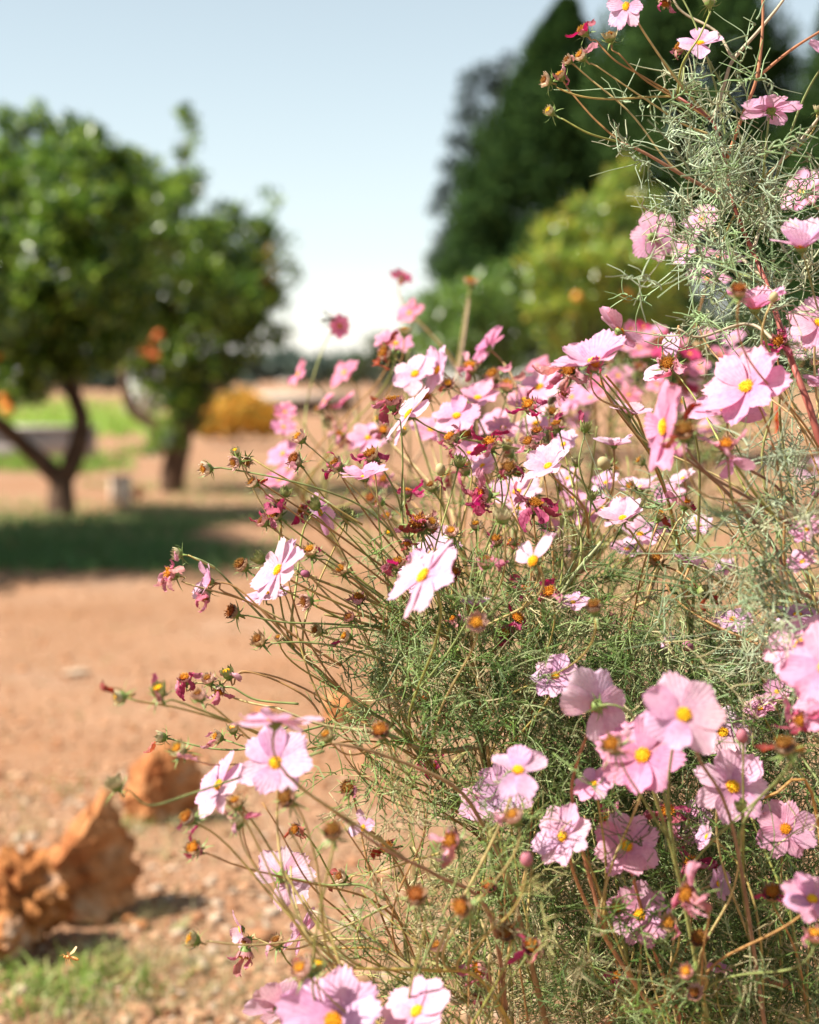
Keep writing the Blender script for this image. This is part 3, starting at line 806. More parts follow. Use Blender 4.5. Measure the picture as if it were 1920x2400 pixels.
# ------------------------------------------------------------------ cosmos: shared shapes
def petal_mesh(seed, width=0.62, teeth=3, tooth=0.07, cup=0.10, curl=0.10, fold=0.05, twist=0.0, nl=8, nw=7):
    rr = random.Random(seed)
    v = []
    ph = rr.uniform(0, 6)
    for i in range(nl + 1):
        t = i / nl
        w = width * (0.20 + 0.80 * math.sin(min(1, t * 1.12 + 0.04) ** 0.85 * math.pi * 0.60) / 1.0) * (1 - 0.42 * max(0, (t - 0.72) / 0.28) ** 2.2)
        for j in range(nw):
            u = j / (nw - 1) * 2 - 1
            x = t * (1 - 0.10 * u * u * t - (tooth * t ** 6 * (0.5 + 0.5 * math.cos(u * math.pi * teeth + math.pi * (teeth % 2)))))
            y = u * w / 2
            z = cup * t * (u * u - 0.3) * 0.9 + fold * math.cos(u * math.pi * 2.5) * 0.35 * t * (1 - 0.3 * t) - curl * t * t + 0.02 * math.sin(5 * t + ph + 2 * u)
            a = twist * t
            y, z = y * math.cos(a) - z * math.sin(a), y * math.sin(a) + z * math.cos(a)
            v.append((x, y, z))
    q = [(i * nw + j, (i + 1) * nw + j, (i + 1) * nw + j + 1, i * nw + j + 1) for i in range(nl) for j in range(nw - 1)]
    return mesh_np('petal', v, q, None, PETAL)


PETALS = [petal_mesh(k, R.uniform(.60, .78), 3, R.uniform(.05, .11), R.uniform(-.02, .22), R.uniform(-.04, .20), R.uniform(.01, .04), R.uniform(-.2, .2)) for k in range(14)]


def crumpled(seed, width=0.30):
    rr = random.Random(seed)
    nl, nw = 10, 4
    v = []
    bx, bz, a = 0.0, 0.0, 0.0
    p = [rr.uniform(0, 6) for _ in range(4)]
    for i in range(nl + 1):
        t = i / nl
        a += rr.uniform(-0.10, 0.42) + 0.25 * math.sin(7 * t + p[0])
        bx += math.cos(a) / nl; bz -= math.sin(a) / nl
        w = width * (0.30 + math.sin(min(1, t + .1) * math.pi * .8)) * rr.uniform(.7, 1.1)
        for j in range(nw):
            u = j / (nw - 1) * 2 - 1
            v.append((bx + 0.03 * rr.gauss(0, 1), u * w / 2 + 0.08 * math.sin(6 * t + p[1]), bz + 0.11 * w / .3 * math.cos(u * 3 + p[2]) + 0.03 * rr.gauss(0, 1)))
    q = [(i * nw + j, (i + 1) * nw + j, (i + 1) * nw + j + 1, i * nw + j + 1) for i in range(nl) for j in range(nw - 1)]
    return mesh_np('withered_petal', v, q, None, WITHER)


CRUMPLED = [crumpled(k + 40, R.uniform(.22, .42)) for k in range(8)]


def disc_mesh(seed, spiky=0.0, n=70, name='disc'):
    """Dome of tiny florets, radius about 1."""
    rr = random.Random(seed)
    mb = MB().ball((0, 0, 0.0), 0.92, 0.92, 0.42, 14, 6)
    for k in range(n):
        r = math.sqrt((k + 0.5) / n); a = k * 2.39996
        z = 0.42 * math.sqrt(max(0, 1 - (r * 0.97) ** 2))
        d = Vector((math.cos(a) * r, math.sin(a) * r, z + 0.15)).normalized()
        p = Vector((math.cos(a) * r * .92, math.sin(a) * r * .92, z - 0.04))
        h = rr.uniform(0.16, 0.32) + spiky * rr.uniform(0.0, 0.55)
        e = (d + Vector((rr.gauss(0, .2), rr.gauss(0, .2), 0.25 + rr.gauss(0, .15)))).normalized()
        w = 0.085
        mb.tube([p, p + e * h * .7, p + e * h], [w * .7, w, w * .45], 5)
    return mb.mesh(name, DISC)


DISCS = [disc_mesh(k) for k in range(3)]
DRYDISC = [disc_mesh(k + 9, 0.8, 46) for k in range(3)]


def sepal_strip(mb, a, r0, z0, length, w, rise, bend, k=5, seed=0):
    rr = random.Random(seed)
    ca, sa = math.cos(a), math.sin(a)
    v = []
    x, z, ang = r0, z0, rise
    tw = rr.uniform(-.3, .3)
    for i in range(k):
        t = i / (k - 1)
        ww = w * (1 - t) ** 0.8 + 0.004
        for s in (-1, 1):
            yy = s * ww
            v.append((ca * x - sa * yy, sa * x + ca * yy, z + abs(s) * 0 + tw * yy))
        x += math.cos(ang) * length / (k - 1); z += math.sin(ang) * length / (k - 1); ang += bend / (k - 1)
    mb.add(v, [(2 * i, 2 * i + 1, 2 * i + 3, 2 * i + 2) for i in range(k - 1)])


def calyx_mesh(seed):
    """Green cup under an open flower: receptacle and eight thin outer sepals. Unit = disc radius."""
    rr = random.Random(seed)
    mb = MB()
    prof = [(-1.15, .16), (-1.0, .30), (-.75, .62), (-.45, .86), (-.15, .95), (0.05, .9)]
    n = 12
    v = [(r * math.cos(2 * math.pi * j / n), r * math.sin(2 * math.pi * j / n), z) for z, r in prof for j in range(n)]
    mb.add(v, [(i * n + j, i * n + (j + 1) % n, (i + 1) * n + (j + 1) % n, (i + 1) * n + j) for i in range(len(prof) - 1) for j in range(n)])
    for k in range(8):
        sepal_strip(mb, k * math.pi / 4 + rr.uniform(-.2, .2), .6, -.75, rr.uniform(1.3, 2.1), .17, rr.uniform(-.5, .5), rr.uniform(-1.2, 1.8), seed=rr.random())
    return mb.mesh('flower', GREEN)


CALYX = [calyx_mesh(k) for k in range(4)]


def head_mesh(seed, openness, name='seed_head'):
    """Spent head: cup of overlapping pointed bracts (object colour) on a green base with thin curled sepals. Unit = head radius."""
    rr = random.Random(seed)
    br = MB()
    n = 9
    for ring in range(2):
        for k in range(n):
            a = 2 * math.pi * (k + 0.5 * ring) / n + rr.uniform(-.12, .12)
            L = rr.uniform(1.5, 1.95) * (1 if ring == 0 else .92)
            ca, sa = math.cos(a), math.sin(a)
            v = []
            x, z, ang = 0.25, -.62, rr.uniform(.25, .5)
            K = 6
            bend = rr.uniform(1.3, 1.9) * (1 - openness * .75)
            for i in range(K):
                t = i / (K - 1)
                w = 0.36 * math.sin(min(1, t * .85 + .2) * math.pi) ** .8 + .02
                for s in (-1, 0, 1):
                    yy = s * w
                    xx = x + (0.10 if s == 0 else 0.0) - ring * .06
                    v.append((ca * xx - sa * yy, sa * xx + ca * yy, z))
                x += math.cos(ang) * L / (K - 1) * .62; z += math.sin(ang) * L / (K - 1); ang += bend / (K - 1)
            br.add(v, [(3 * i + j, 3 * i + j + 1, 3 * i + j + 4, 3 * i + j + 3) for i in range(K - 1) for j in (0, 1)])
    nb = len(np.vstack(br.q))
    prof = [(-1.2, .12), (-1.05, .22), (-.8, .5), (-.5, .72), (-.2, .78)]
    m = 10
    v = [(r * math.cos(2 * math.pi * j / m), r * math.sin(2 * math.pi * j / m), z) for z, r in prof for j in range(m)]
    br.add(v, [(i * m + j, i * m + (j + 1) % m, (i + 1) * m + (j + 1) % m, (i + 1) * m + j) for i in range(len(prof) - 1) for j in range(m)])
    for k in range(8):
        sepal_strip(br, k * math.pi / 4 + rr.uniform(-.25, .25), .45, -.78, rr.uniform(1.2, 2.2), .15, rr.uniform(-.7, .5), rr.uniform(-1.0, 2.0), seed=rr.random())
    me = br.mesh(name, HEAD)
    me.materials.append(GREEN)
    mi = np.zeros(len(me.polygons), dtype=np.int32); mi[nb:] = 1
    me.polygons.foreach_set('material_index', mi)
    return me


HEADS = [head_mesh(k, .25 + .16 * k) for k in range(5)]


def bud_mesh():
    mb = MB().ball((0, 0, 0.1), .78, .78, 1.0, 12, 8)
    nb = len(np.vstack(mb.q))
    for k in range(8):
        sepal_strip(mb, k * math.pi / 4, .45, -.75, 1.5, .15, .2, .5, seed=k)
    me = mb.mesh('flower_bud', HEAD); me.materials.append(GREEN)
    mi = np.zeros(len(me.polygons), dtype=np.int32); mi[nb:] = 1
    me.polygons.foreach_set('material_index', mi)
    return me


BUD = bud_mesh()

PCOL = {'p': (0.80, 0.48, 0.62), 'w': (0.77, 0.575, 0.67), 'v': (0.82, 0.57, 0.69), 'l': (0.76, 0.53, 0.68), 'h': (0.78, 0.34, 0.46), 'm': (0.60, 0.07, 0.19), 'o': (0.80, 0.10, 0.03), 'k': (0.77, 0.40, 0.55)}
SCOL = [(0.24, 0.25, 0.06), (0.34, 0.26, 0.08), (0.34, 0.19, 0.07), (0.20, 0.24, 0.08), (0.42, 0.33, 0.14)]
RED = [(0.30, 0.11, 0.06), (0.34, 0.15, 0.07), (0.26, 0.10, 0.06)]


class Plant:
    def __init__(s, label, stems, cols=SCOL):
        s.cols = cols
        p0 = at(*stems[0][0][0])
        s.root = empty('cosmos_plant', Vector((p0.x, p0.y, gh(p0.x, p0.y))), label, 'flower plant', 'pink cosmos plants of the flower bed')
        s.o = s.root.location.copy()
        s.main = []
        for pts, r0, r1, col in stems:
            w = spline([list(at(*q)) for q in pts], max(14, 6 * len(pts)))
            s.main.append(w)
            bump = 1 + 0.10 * np.array([noise.noise(Vector(q) * 60) for q in w])
            link('stem', MB().tube(w - np.array(s.o), np.linspace(r0, r1, len(w)) * bump, 8).mesh('stem', STEM), s.root, color=col)
        s.samples = np.concatenate([np.stack([m[i], (m[max(i - 1, 0)] - m[min(i + 1, len(m) - 1)])]).reshape(1, 2, 3) for m in s.main for i in range(len(m))])
        s.heads = []

    def stalk(s, head, back, way=None, r=0.00075, col=None, d=1.5):
        """Thin stalk from a flower's back to the plant's nearest fitting stem (or along given pixel way points)."""
        head = np.array(head); back = np.array(back)
        if way:
            pts = [head, head + back * 0.006] + [np.array(at(*q)) for q in way]
            w = spline(pts, 10 + 4 * len(way))
        else:
            v = s.samples[:, 0] - head
            dist = np.linalg.norm(v, axis=1)
            drop = -v[:, 2]
            td0 = back * .45 + np.array([0, 0, -1.0]); td0 /= np.linalg.norm(td0)
            score = np.abs(dist - 0.16) * .8 + 0.16 * (1 - (v @ td0) / (dist + 1e-6)) + np.where(drop < 0.035, 0.5 + 2 * (0.035 - drop), 0) + NR.uniform(0, .09, len(dist))
            i = int(np.argmin(score))
            e = s.samples[i, 0]; td = s.samples[i, 1]; td = td / (np.linalg.norm(td) + 1e-9)
            L = dist[i]
            t = np.linspace(0, 1, 16)[:, None]
            if td @ (e - head) < 0: td = (e - head) / L
            m0 = back * L * 0.9; m1 = (td * 0.6 + (e - head) / L * 0.5) * L * 0.9
            w = (2 * t**3 - 3 * t**2 + 1) * head + (t**3 - 2 * t**2 + t) * m0 + (-2 * t**3 + 3 * t**2) * e + (t**3 - t**2) * m1
            w = w + np.sin(t * math.pi) * NR.normal(0, 0.006, 3)[None] + np.sin(t * 9) * NR.normal(0, 0.0011, 3)[None]
        rr = r * np.linspace(0.95, 1.45, len(w)); rr[0] *= 1.5
        link('stalk', MB().tube(w - np.array(s.o), rr, 6).mesh('stalk', STEM), s.root, color=col or R.choice(s.cols))

    def frame(s, pos, n, roll=None):
        n = n.normalized()
        q = n.to_track_quat('Z', 'Y').to_matrix().to_4x4()
        return Matrix.Translation(pos - s.o) @ q @ Matrix.Rotation(R.uniform(0, 6.28) if roll is None else roll, 4, 'Z')

    def flower(s, px, py, d, rpx, f, col='p', n=8, cup=0.12, way=None, disc=(1, 1, 1), roll=None, skip=(), ragged=0.1, stalk=True):
        if f[2] > .5: f = (f[0] - .22, f[1] + .24, f[2])
        pos = at(px, py, d); nf = face(*f)
        rr = rpx * d / F
        dr = rr * 0.17
        M = s.frame(pos - nf * dr * 0.4, nf, roll)
        o = link('flower', R.choice(CALYX), s.root, matrix=M @ Matrix.Scale(dr, 4), color=(1, 1, 1))
        link('disc', R.choice(DISCS), o, color=disc)
        base = tuple(x * k for x, k in zip(PCOL[col], (.90, .86, .88)))
        for k in range(n):
            if k in skip: continue
            a = 2 * math.pi * k / n + R.uniform(-.10, .10)
            L = (rr - dr * 0.5) / dr * R.uniform(1 - ragged, 1 + ragged * .5)
            W = L * R.uniform(.9, 1.12) * (8 / max(n, 6)) ** .5
            tilt = cup + R.uniform(-.16, .16) + (0.10 if k % 2 else -0.02)
            m = Matrix.Rotation(a, 4, 'Z') @ Matrix.Translation((0.55, 0, 0.02 + .02 * (k % 2))) @ Matrix.Rotation(-tilt, 4, 'Y') @ Matrix.Rotation(R.uniform(-.18, .18), 4, 'X') @ Matrix.Diagonal((L, W, L, 1))
            c = tuple(min(.95, x * R.uniform(.93, 1.05)) for x in base)
            link('petal', R.choice(PETALS), o, color=c, matrix=m)
        if stalk: s.stalk(pos - nf * dr * 1.35, -nf, way, r=0.0009)
        return o

    def head(s, px, py, d, rpx, f=None, kind='dry', n=None, way=None, hang=None, stalk=True):
        """Spent flower head. dry: tan-pink bracts; brown: dark spiky; green: young and closed; wilt: with crumpled petals."""
        pos = at(px, py, d)
        if f is None:
            f = (R.uniform(-.9, .3), R.uniform(-.1, .9), R.uniform(-.1, .8))
        nf = face(*f)
        hr = rpx * d / F * 0.74
        M = s.frame(pos, nf) @ Matrix.Scale(hr, 4)
        if kind == 'bud':
            o = link('flower_bud', BUD, s.root, matrix=M, color=R.choice([(0.36, 0.12, 0.20), (0.45, 0.16, 0.20), (0.50, 0.42, 0.22)]))
        else:
            i = {'green': 0, 'dry': R.choice((1, 2, 2, 3)), 'brown': R.choice((3, 4)), 'wilt': R.choice((2, 3))}[kind]
            bc = {'green': [(0.30, 0.32, 0.12), (0.48, 0.42, 0.24)], 'dry': [(0.66, 0.42, 0.34), (0.68, 0.52, 0.36), (0.55, 0.38, 0.22), (0.62, 0.32, 0.28), (0.48, 0.42, 0.22)],
                  'brown': [(0.32, 0.17, 0.11), (0.42, 0.25, 0.15), (0.30, 0.20, 0.13), (0.40, 0.16, 0.14)], 'wilt': [(0.50, 0.22, 0.22), (0.45, 0.30, 0.18), (0.52, 0.34, 0.26)]}[kind]
            o = link({'wilt': 'withered_flower'}.get(kind, 'seed_head'), HEADS[i], s.root, matrix=M, color=R.choice(bc))
            if kind != 'green' or R.random() < .4:
                dc = {'green': (1, .95, .8), 'dry': R.choice([(.38, .28, .9), (.50, .38, 1), (.28, .19, .8), (.62, .5, 1)]), 'brown': R.choice([(.24, .18, .7), (.40, .26, .8), (.30, .16, .7)]), 'wilt': R.choice([(.40, .27, .6), (.60, .40, .7)])}[kind]
                link('disc', R.choice(DRYDISC), o, color=dc, matrix=Matrix.Translation((0, 0, .22 if kind != 'brown' else .36)) @ Matrix.Scale({'dry': .50, 'green': .45, 'wilt': .62}.get(kind, .72), 4))
        if n is None: n = {'wilt': R.randint(4, 7), 'dry': R.choice((0, 0, 1, 2)), 'brown': R.choice((0, 0, 1)), 'green': R.choice((0, 0, 1)), 'bud': 0}[kind]
        cols = {'mag': [(0.46, 0.08, 0.17), (0.54, 0.16, 0.27), (0.46, 0.17, 0.21), (0.58, 0.30, 0.37), (0.50, 0.12, 0.24)], 'pink': [(0.70, 0.40, 0.48), (0.72, 0.50, 0.56), (0.60, 0.26, 0.34), (0.56, 0.34, 0.30)], 'red': [(0.38, 0.12, 0.09), (0.48, 0.22, 0.15)]}
        hc = cols[hang or R.choice(('mag', 'mag', 'pink', 'red'))]
        Mi = M.to_3x3().normalized().inverted()
        for k in range(n):
            a = 2 * math.pi * k / max(n, 1) + R.uniform(-.5, .5)
            out = Vector((math.cos(a), math.sin(a), R.uniform(-.1, .7)))
            g = Mi @ Vector((0, 0, -1))
            x = (out + g * R.uniform(.5, 1.4)).normalized()
            y = x.cross(Vector((R.gauss(0, 1), R.gauss(0, 1), R.gauss(0, 1)))).normalized(); z = x.cross(y)
            rot = Matrix((x, y, z)).transposed().to_4x4()
            Lk = R.uniform(1.4, 2.7)
            link('withered_petal', R.choice(CRUMPLED), o, color=R.choice(hc), matrix=Matrix.Translation((math.cos(a) * .62, math.sin(a) * .62, .35)) @ rot @ Matrix.Scale(Lk, 4))
        if stalk: s.stalk(pos - nf * hr * 1.1, -nf, way)
        return o

    def filler(s, n, x0, x1, y0, y1, d0, d1, kinds=('dry', 'brown', 'green', 'dry', 'wilt'), size=(15, 22)):
        for _ in range(n):
            s.head(R.uniform(x0, x1), R.uniform(y0, y1), R.uniform(d0, d1), R.uniform(*size), None, R.choice(kinds))

    def twigs(s, n, x0, x1, y0, y1, d0, d1):
        """Side shoots without a flower."""
        for _ in range(n):
            p = at(R.uniform(x0, x1), R.uniform(y0, y1), R.uniform(d0, d1))
            s.stalk(p, Vector((R.uniform(-.2, .7), R.uniform(-.3, .3), -1)).normalized(), None, 0.0007)

    def foliage(s, clouds, cols, lw=0.0006, threads=11, length=(0.03, 0.065), sub=(0.011, 0.028), curl=0.5, dens=0.7):
        """Feathery leaves: a midrib with thin side threads. clouds: (px, py, d, rx, ry, rd, number)."""
        O_, A_ = [], []
        for px, py, d, rx, ry, rd, n in clouds:
            q = NR.normal(0, 0.5, (max(2, int(n * dens)), 3))
            for a, b, c in q:
                O_.append(at(px + a * rx, py + b * ry, max(0.85, d + c * rd)))
        o = np.array(O_, dtype=float)
        M = len(o)
        # grow from the nearest stem outwards
        near = np.array([s.samples[np.argmin(np.sum((s.samples[:, 0] - p) ** 2, axis=1)), 0] for p in o])
        ax = (o - near); ax /= np.linalg.norm(ax, axis=1, keepdims=True) + 1e-6
        ax = ax * 0.7 + NR.normal(0, 0.55, (M, 3)) + np.array([-0.05, 0, 0.25]); ax /= np.linalg.norm(ax, axis=1, keepdims=True)
        sd = np.cross(ax, NR.normal(size=(M, 3))); sd /= np.linalg.norm(sd, axis=1, keepdims=True)
        up = np.cross(sd, ax)
        L = NR.uniform(*length, M)
        T = threads
        u = np.concatenate([[0.0], np.linspace(0.22, 0.95, T - 1)])
        K = 6
        t = np.linspace(0, 1, K)
        bend = NR.normal(0, 0.35, (M, 3)) * L[:, None] + np.array([0, 0, -0.25]) * L[:, None]
        mid = o[:, None, :] + ax[:, None, :] * (L[:, None] * u[None])[:, :, None] + bend[:, None, :] * (u ** 2)[None, :, None]
        sg = np.where(np.arange(T) % 2 == 0, 1.0, -1.0)
        ang = NR.uniform(0.45, 1.0, (M, T))
        dr = ax[:, None] * np.cos(ang)[..., None] + (sd[:, None] * sg[None, :, None]) * np.sin(ang)[..., None] + up[:, None] * NR.normal(0, .35, (M, T))[..., None]
        dr[:, 0] = ax
        tl = NR.uniform(*sub, (M, T)) * (1.15 - 0.6 * u)[None]
        tl[:, 0] = L
        cv = NR.normal(0, curl, (M, T, 3)) * tl[..., None]
        cv[:, 0] = bend
        c2 = NR.normal(0, 0.16, (M, T, 3)) * tl[..., None]
        P = mid[:, :, None, :] + dr[:, :, None, :] * (tl[..., None] * t)[..., None] + cv[:, :, None, :] * (t ** 2)[None, None, :, None] + c2[:, :, None, :] * np.sin(t * 2 * math.pi * .8)[None, None, :, None]
        P = P.reshape(M * T, K, 3)
        r = np.repeat((lw * NR.uniform(.75, 1.25, (M, T))).reshape(-1, 1), K, 1) * (1 - 0.55 * t)[None]
        v, q = tube_arrays(P - np.array(s.o), r, 3)
        c = np.repeat(pick(cols, M, .25), T, 0)
        c = np.repeat(np.clip(c * NR.uniform(.85, 1.15, (M * T, 1)), 0, 1), K * 3, 0)
        return tag(link('foliage', mesh_np('foliage', v, q, None, FOLI, c), s.root), kind='stuff')


GREY = [(0.28, 0.37, 0.21), (0.36, 0.44, 0.29), (0.22, 0.32, 0.14), (0.38, 0.40, 0.25)]
DEEP = [(0.09, 0.16, 0.035), (0.15, 0.22, 0.06), (0.23, 0.30, 0.12), (0.30, 0.35, 0.16), (0.44, 0.39, 0.21), (0.07, 0.13, 0.025), (0.12, 0.20, 0.04)]
OLIV = [(0.20, 0.29, 0.08), (0.29, 0.35, 0.15), (0.36, 0.34, 0.13), (0.44, 0.38, 0.20), (0.16, 0.25, 0.06)]

# ------------------------------------------------------------------ the tall plant at the right
BRN = (0.27, 0.075, 0.055); PALE = (0.36, 0.30, 0.20); GOLD = (0.40, 0.22, 0.06); RDS = (0.36, 0.15, 0.07)
tall = Plant('tall cosmos with a thick reddish brown stem rising above all other plants', [
    ([(2160, 3500, 1.50), (2010, 1500, 1.46), (1922, 1040, 1.44), (1850, 830, 1.46), (1795, 660, 1.54), (1765, 590, 1.56), (1720, 480, 1.55), (1700, 370, 1.55), (1672, 284, 1.55), (1630, 250, 1.55), (1588, 227, 1.55)], 0.0078, 0.0013, BRN),
    ([(1705, 371, 1.55), (1742, 267, 1.54), (1774, 182, 1.53), (1788, 60, 1.53), (1786, -60, 1.53)], 0.0018, 0.0012, RDS),
    ([(1672, 284, 1.55), (1700, 190, 1.55), (1719, 140, 1.55), (1780, 70, 1.55), (1836, 0, 1.55), (1860, -50, 1.55)], 0.0019, 0.0012, PALE),
    ([(1719, 140, 1.55), (1680, 75, 1.56), (1610, 35, 1.57), (1585, 10, 1.57), (1570, -30, 1.57)], 0.0014, 0.0010, PALE),
    ([(1774, 182, 1.53), (1850, 120, 1.53), (1920, 75, 1.53), (1970, 45, 1.53)], 0.0015, 0.0010, RDS),
    ([(1701, 463, 1.55), (1609, 415, 1.54), (1509, 357, 1.53), (1455, 334, 1.53)], 0.0020, 0.0012, (0.30, 0.15, 0.09)),
    ([(1782, 520, 1.56), (1801, 417, 1.55), (1876, 330, 1.54), (1920, 275, 1.54), (1960, 225, 1.54)], 0.0018, 0.0012, PALE),
    ([(1765, 590, 1.56), (1800, 470, 1.60), (1830, 380, 1.62)], 0.0018, 0.0010, PALE),
    ([(1790, 650, 1.57), (1690, 560, 1.60), (1640, 480, 1.62)], 0.0018, 0.0010, PALE),
    ([(1850, 835, 1.46), (1760, 760, 1.50), (1640, 790, 1.50), (1590, 770, 1.5)], 0.0018, 0.0010, PALE),
])
tall.head(1367, 71, 1.53, 23, (-.6, .6, .3), 'wilt', 3, [(1395, 92, 1.53), (1440, 140, 1.53), (1509, 180, 1.54), (1588, 227, 1.55)], 'mag')
tall.head(1430, 84, 1.53, 24, (-.2, .9, .3), 'dry', 0, [(1450, 125, 1.53), (1509, 185, 1.54), (1600, 240, 1.55), (1660, 276, 1.55)])
tall.head(1361, 130, 1.52, 22, (-.7, .5, .4), 'dry', 1, [(1395, 152, 1.52), (1484, 213, 1.53), (1540, 250, 1.54), (1600, 290, 1.55), (1680, 320, 1.55)], 'pink')
tall.head(1331, 140, 1.53, 18, (-.6, .3, .4), 'dry', 2, None, 'pink')
tall.head(1279, 188, 1.52, 23, (-.8, .2, .4), 'dry', 0, [(1304, 204, 1.52), (1360, 225, 1.52), (1434, 232, 1.53), (1542, 226, 1.55), (1588, 228, 1.55)])
tall.head(1313, 176, 1.53, 20, (-.5, .7, .4), 'dry', 2, [(1333, 209, 1.53), (1390, 275, 1.53), (1455, 334, 1.53)], 'pink')
tall.head(1288, 260, 1.52, 19, (-.8, .45, .4), 'green', 0, [(1318, 278, 1.52), (1380, 312, 1.52), (1455, 334, 1.53)])
tall.flower(1466, 14, 1.50, 62, (-.55, -.25, .75), 'l', 8, .15, [(1500, 60, 1.5), (1584, 184, 1.53), (1640, 250, 1.55), (1672, 284, 1.55)], skip=(0, 1, 2))
tall.flower(1641, 98, 1.54, 60, (.05, .62, .75), 'l', 6, .22, [(1655, 130, 1.55), (1692, 196, 1.55), (1735, 260, 1.55)])
tall.flower(1807, 252, 1.52, 76, (-.05, .96, -.22), 'l', 8, .04, [(1803, 275, 1.52), (1793, 370, 1.53), (1786, 450, 1.55), (1782, 510, 1.56)])
tall.flower(1950, 128, 1.54, 68, (.4, .5, .5), 'l', 8, .1)
tall.head(1663, 2, 1.55, 22, (0, 1, -.1), 'green', 0, [(1664, 30, 1.54), (1640, 85, 1.52), (1600, 150, 1.53), (1588, 220, 1.55)])
tall.head(1918, 255, 1.54, 16, (.1, .9, .1), 'green', 0)
tall.head(1560, 5, 1.55, 20, (-.2, -.5, .2), 'wilt', 2, None, 'mag')
tall.head(1595, 112, 1.57, 22, (-.3, .3, .3), 'wilt', 4, [(1605, 150, 1.57), (1600, 190, 1.56), (1588, 227, 1.55)], 'pink')
tall.flower(1530, 556, 1.72, 66, (.35, -.05, -.9), 'p', 6, .15, [(1560, 575, 1.72), (1660, 610, 1.68), (1780, 660, 1.58)])
tall.flower(1879, 572, 1.36, 92, (-.15, .9, .35), 'l', 7, .75, [(1884, 600, 1.38), (1908, 690, 1.42), (1930, 800, 1.5), (1940, 1080, 1.6)], skip=(6,))
tall.flower(1880, 450, 2.0, 62, (-.5, .2, .8), 'p', 8, .2)
tall.flower(1645, 513, 1.95, 52, (-.4, .4, .8), 'p', 8, .2)
tall.flower(1608, 584, 1.95, 50, (-.8, .3, .4), 'p', 7, .3)
tall.flower(1690, 600, 1.9, 62, (.1, .9, .3), 'p', 8, .2)
tall.flower(1660, 650, 2.0, 55, (.3, .6, .6), 'p', 8, .2)
tall.flower(1770, 716, 1.40, 88, (-.05, .92, .30), 'p', 9, .62, [(1780, 745, 1.40), (1795, 800, 1.42), (1830, 900, 1.5), (1870, 960, 1.6)])
tall.head(1733, 682, 1.24, 27, (-.1, .6, .5), 'brown', 0)
tall.head(1814, 697, 1.36, 18, (.2, .7, .5), 'bud', 0)
tall.flower(1922, 752, 1.44, 78, (.15, .25, .92), 'p', 8, .1)
tall.flower(1935, 895, 1.46, 60, (.3, .6, .6), 'p', 8, .15)
tall.head(1825, 801, 1.46, 26, (-.2, .2, .6), 'wilt', 7, None, 'mag')
tall.head(1911, 850, 1.50, 16, (0, .8, .3), 'dry', 0)
tall.head(1634, 745, 1.55, 16, (-.2, .9, .3), 'green', 0)
tall.foliage([(1588, 232, 1.55, 90, 55, .08, 20), (1640, 290, 1.55, 90, 70, .10, 30), (1690, 380, 1.55, 95, 110, .12, 46), (1660, 450, 1.55, 100, 80, .12, 30), (1730, 470, 1.56, 110, 120, .15, 66), (1770, 560, 1.58, 150, 120, .18, 80),
              (1700, 610, 1.56, 150, 110, .2, 44), (1830, 680, 1.6, 160, 140, .2, 62), (1680, 720, 1.5, 170, 80, .2, 40), (1790, 430, 1.58, 120, 110, .18, 40), (1880, 820, 1.6, 120, 160, .2, 40), (1509, 360, 1.53, 34, 18, .03, 5), (1876, 335, 1.54, 30, 40, .03, 6),
              (1460, 335, 1.53, 16, 16, .02, 2), (1719, 145, 1.55, 24, 22, .03, 4), (1774, 185, 1.53, 20, 20, .03, 3), (1640, 600, 1.5, 130, 60, .15, 22), (1880, 980, 1.6, 120, 160, .2, 40)], GREY, 0.00092, 9, (.018, .038), (.010, .022), 1.25, 0.34)

